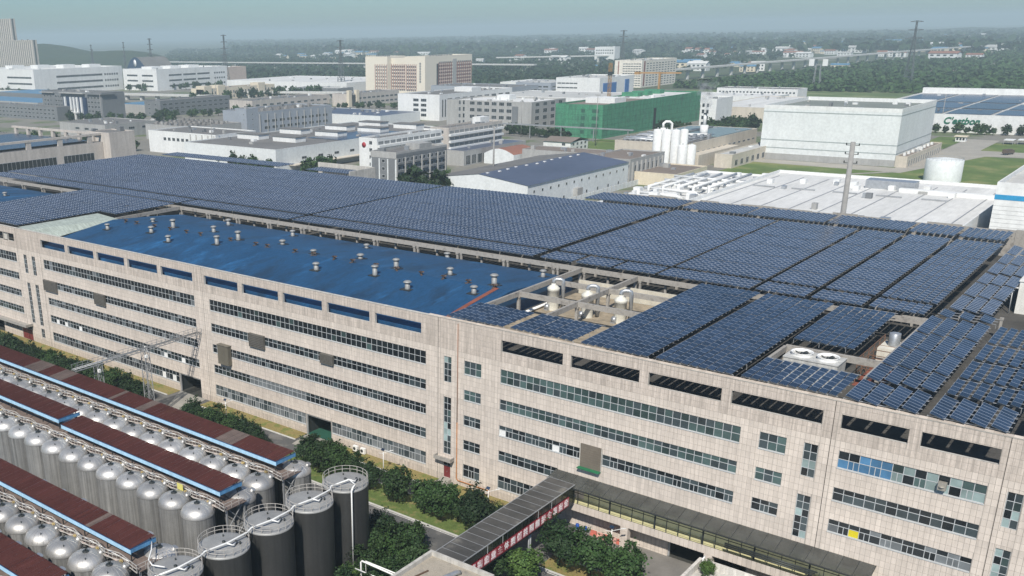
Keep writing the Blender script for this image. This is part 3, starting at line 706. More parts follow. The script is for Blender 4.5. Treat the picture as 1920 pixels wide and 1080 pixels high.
# ================================================================== footbridge
t = thing('footbridge', 'enclosed footbridge with dark glass roof crossing the plant road', 'footbridge', (27.2,-33.5,0))
BL = 30.6
mb = MB(); mb.box(0,4.6,0,BL,5.35,5.75); mb.build('floor_slab', M_dkmetal, t)
bp = MB().box(.03,4.57,.03,1.88,0,.05).mesh('roof_panel', mat('bridge_roof_sheet', (.068,.066,.062), .4, var=.35, scale=.3, rnd=.15, col2=(.16,.15,.13), mix2=(.58,.72), fine=.12))
for i in range(16): link('roof_panel', bp, t, (0, 1.913*i, 8.6))
mb = MB()
for i in range(17): mb.bar((0,1.913*i,8.66),(4.6,1.913*i,8.66),.05,.05)
for x in (0, 4.6): mb.bar((x,0,8.62),(x,BL,8.62),.12,.12)
mb.build('roof_frame', M_steel, t)
for x, nm in ((0.02,'left'),(4.58,'right')):
    mb = MB(); mb.face([(x,0,5.75),(x,BL,5.75),(x,BL,8.6),(x,0,8.6)]); g = mb.build('glazing', glass('bridge_glass', (.012,.014,.012), .12, 0), t)
    mb = MB()
    for i in range(17): mb.box(x-.05,x+.05,1.913*i-.04 if i else 0,1.913*i+.04 if i < 16 else BL,5.75,8.58)
    for i in (3,5,10,12): mb.box(x+.04,x+.07,1.913*i+.6,1.913*i+.68,7.2,8.5,1)
    mb.build('mullion', [M_dkmetal, M_frame], g)
for y in (18.2, 4.0):
    for x in (.5, 4.1):
        for d in (0, .45):
            mb = MB(); mb.tube([(x,y+d,0),(x,y+d,5.35)], .13, 10); mb.build('post', M_steel, t)
# the red boards with one white character each
t = thing('slogan_boards', 'row of red boards with white Chinese characters along the footbridge', 'sign', (31.86,-31.6,5.72))
M_sred = mat('sign_red', (.26,.02,.035), .5, var=.08); M_swhite = mat('sign_white', (.85,.82,.82), .5, var=.03)
TXT = '落实企业主体责任共同维护食品安全'
boardm = MB().box(-.02,.06,0,1.66,0,1.55).mesh('board', M_sred)
FACE = [MB().box(.062,.07,.17,1.49,.12,1.43).mesh('board_face', mat('faded_sign_red', (.56,.29,.31), .6, var=.15, scale=1.)), MB().box(.062,.07,.17,1.49,.12,1.43).mesh('board_face', mat('deep_sign_red', (.28,.035,.055), .6))]
def text_mesh(s, size, extr=.008, bold=0., shear=0.):
    cu = bpy.data.curves.new('t','FONT'); cu.body = s; cu.size = size; cu.extrude = extr; cu.align_x = 'CENTER'; cu.align_y = 'CENTER'; cu.offset = bold; cu.shear = shear
    ob = bpy.data.objects.new('t', cu); COL.objects.link(ob); d = bpy.context.evaluated_depsgraph_get(); d.update()
    me = bpy.data.meshes.new_from_object(ob.evaluated_get(d)); bpy.data.objects.remove(ob); return me
for i, ch in enumerate(TXT):
    b = link('board', boardm, t, (0, 1.68*i, 0))
    link('board_face', FACE[1 if i in (4,5,12) else 0], b)
    me = text_mesh(ch, 1.26, .012, .02); me.materials.append(M_swhite)
    c = link('character', me, b, (.075, .81, .75)); c.rotation_euler = (math.pi/2, 0, math.pi/2)
# ================================================================== low buildings at the bottom edge
M_oldroof = mat('old_screed_roof', (.36,.32,.26), .95, var=.2, scale=.35, col2=(.22,.20,.17), mix2=(.5,.66), fine=.15)
t = thing('gatehouse_building', 'flat roofed building with worn screed roof where the footbridge ends', 'building', (26.9,-62,0))
mb = MB(); mb.box(0,10.2,0,28.4,0,8.35); mb.build('wall', M_tiledirty, t)
mb = MB(); mb.face([(.3,.3,8.36),(9.9,.3,8.36),(9.9,28.1,8.36),(.3,28.1,8.36)]); mb.build('roof', M_oldroof, t)
mb = MB(); mb.box(-.1,.35,0,28.5,8.35,9.0); mb.box(9.85,10.3,0,28.5,8.35,9.0); mb.box(.35,9.85,28.1,28.5,8.35,9.0); mb.build('parapet', M_concl, t)
t2 = thing('roof_duct', 'grey round duct lying on the worn screed roof', 'duct', (31,-44,8.4)); mb = MB(); mb.tube([(0,0,.45),(1.9,8,.45),(2.0,8.6,.2)],.33,12); mb.build('tube', M_galv, t2)
o = MB().bar((28.6,-41,8.45),(29.3,-37.4,8.45),.2,.15).build('steel_bar', mat('rust_bar', (.10,.06,.04), .8)); tag(o, 'rusty bar lying on the worn screed roof', 'bar')
t = thing('annex_building', 'low annex with thick white parapet and a shrub, cut by the bottom edge', 'building', (54.3,-34,0))
mb = MB(); mb.box(0,24,0,26.5,0,4.9); mb.build('wall', M_concl, t)
mb = MB(); mb.box(-.1,.35,0,26.6,4.9,6.0); mb.box(.35,24,26.2,26.6,4.9,6.0); mb.build('parapet', mat('white_parapet', (.62,.59,.54), .85, var=.15, streak=.3, streak_scale=(2,2,.4)), t)
mb = MB(); mb.tube([(.75,25.6,4.9),(.75,25.6,6.5),(.75,26.3,6.6)],.12,8); mb.build('drain_pipe', M_white, t)
t = thing('pipe_goalpost', 'white pipe goalpost frame among the shrubs beside the gatehouse building', 'pipe', (0,0,0))
mb = MB(); mb.tube([(17.4,-37.6,0),(17.4,-37.6,5.4),(17.5,-37.5,5.6),(24,-37.2,5.3)],.13,8); mb.tube([(17.9,-37.1,0),(17.9,-37.1,5.5),(24.2,-36.7,5.3)],.1,8); mb.tube([(17,-38.4,4.6),(23.5,-38.0,4.4)],.1,8); mb.build('tube', M_white, t)
# barrier, wall units, lamps
t = thing('traffic_barrier', 'row of red and white plastic barriers under the corridor', 'barrier', (34.2,-1.3,.01))
for i in range(5):
    mb = MB(); mb.box(1.15*i,1.15*i+1.08,-.25,.25,0,.35); mb.box(1.15*i+.05,1.15*i+1.03,-.13,.13,.35,.85); mb.build('segment', mat('barrier_red', (.55,.16,.12), .5) if i%2==0 else mat('barrier_pink', (.70,.40,.34), .5), t)
for i, x in enumerate((31.6, 33.0)):
    mb = MB(); mb.lathe([(.28,0),(.30,.75),(.24,.85)],12); mb.box(-.3,.3,.1,.5,0,.12); o = mb.build('blue_drum', mat('blue_plastic', (.02,.08,.35), .4), None, (x,-.9,.01)); tag(o, ('left' if i == 0 else 'right')+' of two small blue drums under the footbridge corner', 'drum')
for i, x in enumerate((-17.2,-15.3)):
    t = thing('condenser_unit', ('left' if i == 0 else 'right')+' white condenser unit on the grass strip against the wall', 'air conditioner', (x,-.75,.06))
    mb = MB(); mb.box(0,1.1,0,.5,.1,1.2); mb.build('casing', M_white, t); mb = MB(); mb.tube([(.4,-.02,.65),(.4,-.005,.65)],.34,14); mb.build('fan_grille', M_dkmetal, t)
def lamp(x, y, label, h=4.6):
    t = thing('street_lamp', label, 'street lamp', (x,y,.0), 'white solar street lamps')
    mb = MB(); mb.tube([(0,0,0),(0,0,h)], .1, 8, r1=.06); mb.build('pole', M_white, t)
    mb = MB(); mb.bar((0,0,h-.5),(1.5,.2,h+.25),.07); mb.obox((1.75,.23,h+.38),(.95,.12,.3),(0,1,0),(-.3,0,.95),.35,.12,.04); mb.bar((0,0,h-.6),(-1.0,-.1,h-.75),.06); mb.build('arm', M_white, t)
    mb = MB(); mb.obox((0,-.1,h+.2),(1,0,0),(0,.8,.6),(0,-.6,.8),.35,.25,.02); mb.build('lamp_panel', M_cell, t)
lamp(-48.3,-5.6,'street lamp by the lane left of the green floored gateway'); lamp(-6.2,-4.6,'street lamp by the lane below the middle windows'); lamp(17.5,-5.7,'street lamp by the lane just left of the footbridge'); lamp(39.6,-5.0,'street lamp in front of the first corridor column')
lamp(-150,-6,'street lamp at the far left end of the lane')
# ================================================================== pipe gantry
t = thing('pipe_gantry', 'grey lattice pipe gantry from the factory wall over the lane to the tanks', 'gantry', (-62,0,0))
mb = MB(); Z = 15.4
for dx in (-.75,.75): mb.bar((dx,-.05,Z),(dx,-31.5,Z),.1,.16); mb.bar((dx,-.05,Z+1.1),(dx,-31.5,Z+1.1),.06)
for k in range(27):
    y = -1.2*k-.1; mb.bar((-.75,y,Z),(.75,y,Z),.08)
    for dx in (-.75,.75):
        mb.bar((dx,y,Z),(dx,y,Z+1.1),.06)
        if k < 26 and k%2 == 0: mb.bar((dx,y,Z),(dx,y-1.2,Z+1.1),.04)
mb.build('walkway_truss', M_steel, t)
mb = MB()
for dx in (-.4,.3): mb.tube([(dx,-.1,Z+.25),(dx,-31.4,Z+.25)],.08,8)
mb.build('pipe', M_steel, t)
for Y in (-14.6,-26.0):
    mb = MB(); pts = [(-.8,-.7),(.8,-.7),(.8,.7),(-.8,.7)]
    for x, y in pts: mb.bar((x,Y+y,0),(x*.8,Y+y*.8,Z-.1),.15)
    for k in range(8):
        z0, z1 = Z*k/8, Z*(k+1)/8
        for a, b in zip(pts, pts[1:]+pts[:1]):
            f0, f1 = 1-.2*k/8, 1-.2*(k+1)/8
            mb.bar((a[0]*f0,Y+a[1]*f0,z0),(b[0]*f1,Y+b[1]*f1,z1),.06); mb.bar((a[0]*f1,Y+a[1]*f1,z1),(b[0]*f1,Y+b[1]*f1,z1),.06)
    mb.build('trestle', M_steel, t)
    mb = MB(); mb.obox((.9,Y-.4,Z-1.2),(1,0,0),(0,1,0),(0,0,1),.3,.25,.3); mb.build('floodlight', M_white, t)
# ================================================================== fermentation tanks
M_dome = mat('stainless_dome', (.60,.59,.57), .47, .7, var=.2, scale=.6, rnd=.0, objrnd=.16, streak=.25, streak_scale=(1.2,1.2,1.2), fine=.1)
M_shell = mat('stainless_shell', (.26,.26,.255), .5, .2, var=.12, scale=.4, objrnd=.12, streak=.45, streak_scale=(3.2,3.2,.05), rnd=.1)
def tank_meshes():
    r, zs = 2.36, 12.85
    n = 40; sh = MB()
    prof = [(r,0),(r,zs-.12)]
    for k in range(n):                                   # cladding sheets, each slightly flat with a raised seam
        a, b = 2*math.pi*k/n, 2*math.pi*(k+1)/n
        sh.face([(r*math.cos(a),r*math.sin(a),0),(r*math.cos(b),r*math.sin(b),0),(r*math.cos(b),r*math.sin(b),zs),(r*math.cos(a),r*math.sin(a),zs)],0,True)
    d = MB(); pr = [(r+.06,zs-.1),(r+.06,zs+.06)]
    for k in range(1, 10):
        t = math.pi/2*k/10; pr.append(((r+.02)*math.cos(t)**.82, zs+.06+1.42*math.sin(t)**1.05))
    d.lathe(pr+[(.25,zs+1.49)], 40); 
    seam = MB()
    for k in range(20):
        a = 2*math.pi*k/20
        P = [((rr+.012)*math.cos(a),(rr+.012)*math.sin(a),zz+.02) for rr, zz in pr[1:]]
        for p, q in zip(P, P[1:]): seam.bar(p, q, .035, .02)
    top = MB(); top.lathe([(.42,zs+1.43),(.42,zs+1.62),(.36,zs+1.66)],12); top.tube([(0,0,zs+1.6),(0,0,zs+1.95),(.25,.1,zs+2.0)],.08,8); n1 = MB().tube([(1.1,-1.0,zs+.8),(1.15,-1.05,zs+1.45)],.07,6); n2 = MB().tube([(-1.3,.6,zs+.8),(-1.35,.62,zs+1.45)],.06,6)
    man = MB(); man.tube([(1.0,1.35,zs+.7),(1.25,1.6,zs+1.25)],.34,12); man.tube([(1.25,1.6,zs+1.25),(1.28,1.63,zs+1.32)],.42,12)
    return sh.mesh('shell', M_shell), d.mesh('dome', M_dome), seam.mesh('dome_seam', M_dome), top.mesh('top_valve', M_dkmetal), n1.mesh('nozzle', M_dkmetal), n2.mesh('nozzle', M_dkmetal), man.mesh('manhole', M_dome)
TMS = tank_meshes()
def ferm_tank(x, y, label, group):
    t = thing('fermentation_tank', label, 'tank', (x,y,0), group, rz=random.uniform(-.25,.25))
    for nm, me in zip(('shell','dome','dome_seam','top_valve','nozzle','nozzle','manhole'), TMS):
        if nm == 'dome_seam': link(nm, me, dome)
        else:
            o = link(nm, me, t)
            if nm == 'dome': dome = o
    return t
ROWS = [('nearest factory',-39.6,-33.0,-1.1,18,-36.9,-32.9,.1),('in middle',-51.3,-44.6,-1.05,14,-48.9,-44.9,1.2),('third from factory',-69.1,-62.4,3.5,9,-66.6,-62.8,4.7),('at bottom left',None,-74.9,2.2,6,-78.9,-75.0,3.9)]
M_redroof = mat('maroon_sheet', (.105,.036,.030), .5, var=.12, scale=.25, rnd=.13, fine=.1, streak=.2, streak_scale=(.9,.12,.5), spec=.4)
M_oldsheet = mat('faded_sheet', (.17,.13,.115), .7, var=.2, rnd=.2)
M_fascia = mat('light_blue_fascia', (.38,.60,.78), .45, var=.08, scale=.8, streak=.15)
M_dblue = mat('dark_blue_trim', (.02,.06,.16), .5)
def sheet_mesh(w, d, m):
    mb = MB(); n = 4
    for k in range(n):                                    # trapezoidal ribs
        a = w*k/n; b = w*(k+1)/n; r1 = a+(b-a)*.72
        mb.face([(a,0,0),(r1,0,0),(r1,d,.3),(a,d,.3)]); mb.face([(r1,0,0),(r1+.03,0,.07),(r1+.03,d,.37),(r1,d,.3)]); mb.face([(r1+.03,0,.07),(b,0,.07),(b,d,.37),(r1+.03,d,.37)])
        mb.face([(b,0,.07),(b,0,0),(b,d,.3),(b,d,.37)])
    return mb.mesh('roof_sheet', m)
SHM = [sheet_mesh(.98, 4.0, M_redroof), sheet_mesh(.98, 4.0, M_oldsheet)]
M_rail = mat('rail_grey', (.52,.49,.45), .6, .2, var=.2, scale=2)
M_grate = mat('grating_brown', (.17,.13,.11), .8, var=.25, scale=1.5)
M_pinkpipe = mat('lagged_pipe', (.45,.36,.32), .7, var=.15)
def gallery_roof(x0, x1, yf, yb, z, label, old=()):
    t = thing('gallery_roof', label, 'roof', (x1, yf, z), 'maroon roofs over the tank galleries')
    n = int(x1-x0)
    for i in range(n):
        o = link('roof_sheet', SHM[1 if i in old else 0], t, (-(i+1)*1.0, 0, random.uniform(0,.012)))
        o.scale.y = (yb-yf)/4.0
    L = n*1.0
    mb = MB(); mb.box(-L,0.05,-.06,.0,-.72,-.06); mb.build('fascia', M_fascia, t)
    mb = MB(); mb.box(0.05,.11,-.06,yb-yf+.05,-.55,-.0); mb.build('end_fascia', mat('end_fascia_blue', (.10,.28,.50), .5, var=.15, streak=.3), t)
    mb = MB(); mb.box(-L,0.05,-.1,-.061,-.06,.03); mb.box(.0,.12,-.1,yb-yf+.05,.001,.06); mb.build('edge_trim', M_dblue, t)
    for i in range(int(L/5.15)+1):
        for y in (.35, yb-yf-.35):
            mb = MB(); mb.box(-.6-5.15*i,-.48-5.15*i,y-.06,y+.06,-2.0,.1); mb.build('post', M_dkmetal, t)
    mb = MB()
    for i in range(int(L/2.0)): mb.bar((-.5-2*i,.1,-.12),(-.5-2*i,yb-yf-.1,.12),.08,.12)
    mb.build('purlin', M_dkmetal, t); return t
def gallery(x0, x1, yf, yb, z, label):
    t = thing('tank_gallery', label, 'walkway', (x1, yf, z), 'walkways along the tank tops')
    L = x1-x0
    mb = MB(); mb.box(-L,1.6,-.3,yb-yf-.4,-.12,0); mb.build('deck', M_grate, t)
    mb = MB(); n = int(L/2.575); pts = []
    for i in range(n+1): pts.append((1.6 if i == 0 else -2.575*i, -.3-(.55 if i%2 == 0 else 0)))
    for (a, ya), (b, yb_) in zip(pts, pts[1:]):
        for h in (.55, 1.05): mb.bar((a,ya,h),(b,yb_,h),.07)
        mb.bar((a,ya,0),(b,yb_,0),.06,.14)
        for k in range(4): f = k/4; mb.bar((a+(b-a)*f,ya+(yb_-ya)*f,0),(a+(b-a)*f,ya+(yb_-ya)*f,1.05),.045)
    for h in (.55,1.05): mb.bar((1.6,-.85,h),(1.6,yb-yf-.4,h),.05)
    for k in range(4): y = -.8+(yb-yf+.3)*k/3; mb.bar((1.6,y,0),(1.6,y,1.05),.05)
    mb.build('railing', M_rail, t)
    mb = MB(); mb.tube([(-L,-.5,-.15),(-.2,-.5,-.15)],.09,8); mb.tube([(-L,-.1,.35),(-1.,-.1,.35)],.07,8,1); mb.build('service_pipe', [M_pinkpipe, M_white], t)
    for i in range(int(L/5.15)):
        mb = MB(); x = -2.2-5.15*i; mb.box(x,x+.35,-.75,-.45,.0,.4); mb.tube([(x+.5,-.6,-.1),(x+.5,-.6,.45),(x+.8,-.8,.5)],.06,6); mb.build('valve_box', mat('valve_yellow', (.40,.31,.14), .6, rnd=.3), t)
    mb = MB(); H = z                                      # trestle under the end
    for y in (-.1, yb-yf-.6):
        mb.bar((1.2,y,0),(1.2,y,-H),.22)
    ya, yb2 = -.1, yb-yf-.6
    for k in range(4):
        za, zb = -H*k/4, -H*(k+1)/4; mb.bar((1.2,ya,za),(1.2,yb2,zb),.12); mb.bar((1.2,yb2,za),(1.2,ya,zb),.12); mb.bar((1.2,ya,zb),(1.2,yb2,zb),.12)
    mb.build('end_trestle', M_steel, t)
    return t
gallery_roof(-93, .1, -36.9, -32.9, 15.85, 'long maroon sheet roof with light blue edge nearest the factory', old=(10,11,12,13,33,34,42,58,59,60,61,66,67,68,69,70))
gallery_roof(-39.2, 1.2, -48.9, -44.9, 15.85, 'maroon sheet roof in the middle, its lower right section')
gallery_roof(-76.2, -39.4, -48.9, -44.9, 16.6, 'maroon sheet roof in the middle, its raised left section')
gallery_roof(-36.3, 4.7, -66.6, -62.8, 15.85, 'maroon sheet roof third from the factory', old=(9,))
gallery_roof(-20.1, 3.9, -78.9, -75.0, 15.85, 'maroon sheet roof cut off by the bottom left corner')
gallery(-93, .6, -37.1, -33.3, 13.75, 'tank top walkway below the maroon roof nearest the factory')
gallery(-76, 1.4, -49.0, -45.2, 13.75, 'tank top walkway below the middle maroon roof')
gallery(-36, 5.4, -66.7, -63.0, 13.75, 'tank top walkway below the third maroon roof')
gallery(-20, 4.6, -79.0, -75.2, 13.75, 'tank top walkway below the bottom left maroon roof')
for nm, yf, yb, xs, n, *_ in ROWS:
    for side, y in (('in front of',yf),('behind',yb)):
        if y is None: continue
        for i in range(n):
            ferm_tank((xs if side == 'in front of' else xs+1.3)-5.15*i, y, 'steel tank %s maroon roof %s, %s from its right end' % (side, nm, ordn(i)), 'domed steel fermentation tanks')
o = MB().box(0,1.3,0,.05,0,1.0).build('yellow_notice', mat('notice_yellow', (.60,.55,.16), .6, var=.15), None, (-7.4,-49.75,14.0)); tag(o, 'plain yellow notice sheet on the middle tank walkway railing', 'notice')
# ================================================================== big flat tanks
M_bigshell = mat('dark_grey_shell', (.050,.050,.049), .5, .2, var=.12, scale=.25, streak=.25, streak_scale=(1.5,1.5,.04))
M_bigtop = mat('grey_tank_top', (.34,.34,.33), .55, .3, var=.15, scale=.4, fine=.1)
def big_tank(x, y, label):
    t = thing('storage_tank', label, 'tank', (x,y,0), 'dark flat topped storage tanks'); r, H = 3.38, 14.0
    mb = MB(); mb.lathe([(r,0),(r,H-.02)],48,cap=False); mb.build('shell', M_bigshell, t)
    mb = MB(); mb.lathe([(r+.03,H-.25),(r+.05,H),(r-.1,H+.04),(1.6,H+.28),(.4,H+.42)],48); top = mb.build('roof', M_bigtop, t)
    mb = MB(); mb.lathe([(.22,H+.4),(.22,H+.6)],10); mb.tube([(1.4,.9,H+.2),(1.4,.9,H+.75)],.16,8); mb.tube([(1.7,1.3,H+.2),(1.7,1.3,H+.6)],.12,8); mb.tube([(-1.5,1.2,H+.2),(-1.5,1.2,H+.5)],.1,8); mb.build('nozzle', M_dkmetal, top)
    mb = MB(); n = 36
    for h in (.55, 1.1):
        for k in range(n):
            a, b = 2*math.pi*k/n, 2*math.pi*(k+1)/n; mb.bar(((r-.06)*math.cos(a),(r-.06)*math.sin(a),H+h),((r-.06)*math.cos(b),(r-.06)*math.sin(b),H+h),.05)
    mb.build('handrail', M_rail, t)
    for k in range(0, n, 2):
        a = 2*math.pi*k/n; mb = MB(); mb.box(-.03,.03,-.03,.03,0,1.1); mb.build('rail_post', M_rail, t, ((r-.06)*math.cos(a),(r-.06)*math.sin(a),H))
BT = [(10.3,-32.7),(10.5,-40.5),(10.5,-48.4),(10.5,-56.4),(10.4,-64.2)]
for (x, y), s in zip(BT, ('rightmost, nearest the road','second from the road','third from the road','fourth from the road','nearest the bottom edge')): big_tank(x, y, 'dark grey flat topped storage tank with railing, %s' % s)
t = thing('white_pipe', 'white pipe running over all the storage tank tops and down to ground', 'pipe')
P = []
for x, y in BT[::-1]: P += [(x+.4,y-3.5,14.75),(x+1.3,y-.6,15.0),(x+.9,y+3.3,14.75)]
P = P[:-1]+[(13.3,-33.9,14.9),(13.45,-34.6,14.7),(13.5,-34.9,14.3),(13.5,-34.95,0)]
mb = MB(); mb.tube(P, .12, 8); mb.build('main', M_white, t)
for x, y in BT: mb = MB(); mb.tube([(x+1.3,y-.6,15.0),(x+1.9,y-.1,14.7),(x+1.5,y+.8,14.6)],.1,8); mb.build('branch', M_white, t)
t = thing('white_hose', 'white pipe bending down from the third maroon roof to a storage tank', 'pipe'); mb = MB(); mb.tube([(4.9,-63.5,15.6),(6.0,-64.4,15.3),(7.2,-65.8,14.9),(8.6,-66.3,14.9),(10.2,-65.6,14.9)],.09,8); mb.build('tube', M_white, t)
# ================================================================== trees
def leaf_mat(name, c, c2):
    m_ = mat(name, c, .65, var=.2, scale=.5, rnd=.45, col2=c2, mix2=(.4,.65), spec=.25, fine=.1, objrnd=.28); return m_
M_leaf = leaf_mat('leaf_green', (.034,.068,.018), (.018,.042,.013)); M_leafd = leaf_mat('leaf_dark', (.022,.046,.016), (.014,.032,.012)); M_leafy = leaf_mat('leaf_light', (.06,.105,.022), (.035,.07,.02))
M_bark = mat('bark', (.07,.055,.04), .9, var=.3, scale=3)
def crown_mesh(rx, rz, nclump, nleaf, ls, seed, m_, lob=.25):
    rnd = random.Random(seed); mb = MB()
    ph = [rnd.uniform(0,6.28) for _ in range(6)]
    for c in range(nclump):
        u = rnd.uniform(-.85,1); th = rnd.uniform(0,6.283); s = math.sqrt(max(0,1-u*u))
        f = 1+lob*(math.sin(2*th+ph[0])*.5+math.sin(3*th+ph[1]+2*u)*.5+math.sin(5*u+ph[2])*.4)
        rr = (rnd.random()**.35)*f*.92
        cx, cy, cz = rx*rr*s*math.cos(th), rx*rr*s*math.sin(th), rz*rr*u
        out = Vector((cx/rx, cy/rx, cz/rz+.25))
        out = out.normalized() if out.length > .01 else Vector((0,0,1))
        cr = rx*rnd.uniform(.13,.24)
        for l in range(nleaf):
            p = Vector((cx,cy,cz))+Vector((rnd.gauss(0,1),rnd.gauss(0,1),rnd.gauss(0,.8)))*cr*.6
            n = (out+Vector((rnd.gauss(0,.6),rnd.gauss(0,.6),rnd.gauss(0,.6)))).normalized()
            a = n.cross(Vector((rnd.gauss(0,1),rnd.gauss(0,1),rnd.gauss(0,1)))).normalized(); b = n.cross(a); w, h = ls*rnd.uniform(.6,1.2), ls*rnd.uniform(.8,1.5)
            mb.face([p-a*w*.5, p-b*h*.2+a*0, p+a*w*.5, p+b*h*.6])
    return mb.mesh('crown', m_)
def trunk_mesh(h, r, rx):
    mb = MB(); mb.tube([(0,0,0),(.05,.02,h*.5),(0,.05,h)], r, 7, r1=r*.6)
    for k in range(5):
        a = 6.28*k/5+.4; mb.tube([(0,.03,h*.8),(.35*rx*math.cos(a),.35*rx*math.sin(a),h*1.25),(.65*rx*math.cos(a),.65*rx*math.sin(a),h*1.6)], r*.45, 5, r1=r*.12)
    return mb.mesh('trunk', M_bark)
CR = [crown_mesh(1,.95,170,24,.15,s,m_,.42) for s, m_ in ((1,M_leaf),(2,M_leaf),(3,M_leafd),(4,M_leafd),(5,M_leafy),(6,M_leaf))]
TR = trunk_mesh(.9,.09,1)
def tree(x, y, r, label, kind=0, h=None, group='trees in the plant yard', name='round_tree'):
    t = thing(name, label, 'tree', (x,y,0), group, rz=random.uniform(0,6)); h = h or r*1.0
    link('trunk', TR, t, (0,0,0), sc=(r,r,h)); q = random.uniform(.9,1.12); link('crown', CR[kind], t, (0,0,h*.72+r*.62), sc=(r*q,r/q,r*random.uniform(.88,1.12))); return t
VT = [(-19.2,-10.8,2.6,2),(-15.8,-11.6,2.9,0),(-12.4,-10.9,2.9,1),(-9.0,-10.6,2.5,0),(-4.0,-11.2,2.3,2),(2.9,-12.0,2.9,1),(9.0,-11.9,2.6,0),(12.6,-12.4,3.0,1),(15.2,-11.0,2.0,0),(19.2,-11.8,3.2,2),(23.0,-10.4,2.2,2)]
for i, (x,y,r,k) in enumerate(VT): tree(x,y,r,'round green tree on the verge behind the storage tanks, %s from left' % ordn(i), k)
for (x,y,r,k,l) in [(35.0,-12.6,3.1,2,'round tree right of the footbridge, left of three'),(40.4,-12.9,3.2,0,'round tree right of the footbridge, middle of three'),(45.6,-12.6,3.1,1,'round tree right of the footbridge, right of three'),(29.8,-22.2,2.6,0,'tree half hidden below the slogan boards'),(33.6,-20.4,2.4,4,'light green tree cut by the bottom edge under the footbridge')]: tree(x,y,r,l,k)
SH = [(9.2,-24.6,2.6,3),(12.0,-26.0,2.8,3),(15.0,-24.3,2.7,1),(16.8,-25.6,2.6,0),(13.6,-29.2,2.8,0),(17.5,-29.6,3.0,1),(20.6,-29.8,2.9,0),(23.2,-30.6,2.4,2),(15.2,-33.6,2.4,0),(19.0,-33.4,2.5,1),(14.9,-37.4,1.8,4),(16.2,-40,2.3,2),(22.8,-35,2.3,2),(21,-39.4,2.2,0)]
for i, (x,y,r,k) in enumerate(SH): tree(x,y,r,'bushy tree beside the rightmost storage tank, %s in the thicket' % ordn(i), k, h=r*.7)
x = -142.; i = 0
while x < -34:
    if not (-70 < x < -56.5):
        tree(x, -10.2+random.uniform(-.8,.8), random.uniform(2.0,2.7), 'dark hedge tree between lane and maroon roof, %s from left' % ordn(i), random.choice((2,3,3,0)), h=1.4, name='hedge_tree'); i += 1
    x += random.uniform(2.5,3.6)
for (x,y) in ((-38,-10),(-34,-10.5),(-31,-11)): tree(x,y,1.3,'small %s shrub by the lane left of the gateway' % ('round' if x == -38 else 'low' if x == -34 else 'dark'), 2, h=.8, name='shrub')
t = tree(56.2,-9.3,1.1,'dry shrub growing inside the white parapet of the low annex',4,h=.4,name='shrub'); t.location.z = 4.9
# ================================================================== the industrial estate behind
M_estate = mat('estate_ground', (.21,.20,.175), .95, var=.2, scale=.02, col2=(.10,.125,.06), mix2=(.52,.6), fine=.1)
sheet('estate_ground', rect(-1300,140,133.5,1060), M_estate, 0.0)
sheet('estate_ground', rect(-1300,-254,-200,133.5), M_estate, 0.0)
sheet('lawn', [(-110,296),(40,296),(40,545),(-12,545),(-25,468),(-110,462)], M_lawn, .04)
sheet('lawn', rect(-14,60,575,622), M_lawn, .04); sheet('lawn', rect(-52,-34,575,650), M_lawn, .04)
sheet('access_road', [(-118,455),(-29,449),(-6,545),(60,560),(60,575),(-14,575),(-14,640),(-33,640),(-33,575),(-36,468),(-118,470)], mat('pale_road', (.34,.32,.28), .9, var=.12, scale=.08), .08)
sheet('garden_path', [(-60,420),(-56,420),(-30,452),(-34,453)], M_concpave, .09)
W_white = mat('far_white_wall', (.70,.71,.70), .8, var=.05, scale=.05, streak=.08, streak_scale=(.3,.3,.03))
W_cool = mat('far_cool_white', (.66,.69,.69), .8, var=.05, scale=.05, streak=.06, streak_scale=(.3,.3,.03))
W_grey = mat('far_grey_wall', (.36,.36,.35), .85, var=.08, scale=.08, streak=.15, streak_scale=(.4,.4,.04))
W_dgrey = mat('far_dark_grey_wall', (.17,.18,.19), .85, var=.08, scale=.08, streak=.1)
W_bluegrey = mat('far_blue_grey_wall', (.29,.32,.36), .8, var=.06, scale=.05)
W_cream = mat('far_cream_wall', (.66,.59,.46), .85, var=.05, scale=.06, streak=.1, streak_scale=(.4,.4,.04))
W_beige = mat('far_beige_wall', (.55,.50,.42), .85, var=.06, scale=.06, streak=.12, streak_scale=(.4,.4,.04))
W_tile = mat('far_tile_wall', (.50,.46,.42), .8, var=.06, scale=.1, streak=.2, streak_scale=(.6,.6,.06))
R_grey = mat('far_grey_roof', (.16,.155,.15), .9, var=.15, scale=.05, fine=.1)
R_light = mat('far_light_roof', (.46,.46,.44), .9, var=.12, scale=.05)
R_white = mat('far_white_roof', (.62,.62,.60), .85, var=.14, scale=.06, squash=(1,.2,1))
R_slate = mat('far_slate_blue_roof', (.085,.10,.145), .45, var=.15, scale=.05, squash=(1,.3,1))
R_bluer = mat('far_blue_roof', (.10,.22,.34), .5, var=.12, scale=.05)
R_brown = mat('far_brown_roof', (.20,.165,.14), .9, var=.15, scale=.05)
R_red = mat('far_red_roof', (.26,.12,.085), .85, var=.15, scale=.1)
F_dark = glass('far_glass', (.03,.036,.042), .2, .4)
M_net = mat('green_scaffold_net', (.062,.25,.14), .9, var=.18, scale=.12, col2=(.045,.14,.09), mix2=(.52,.68), streak=.25, streak_scale=(.5,.5,.12), fine=.25)
M_netd = mat('dark_net', (.03,.10,.068), .9, var=.2)
WM = {}; RC = random.Random(5)
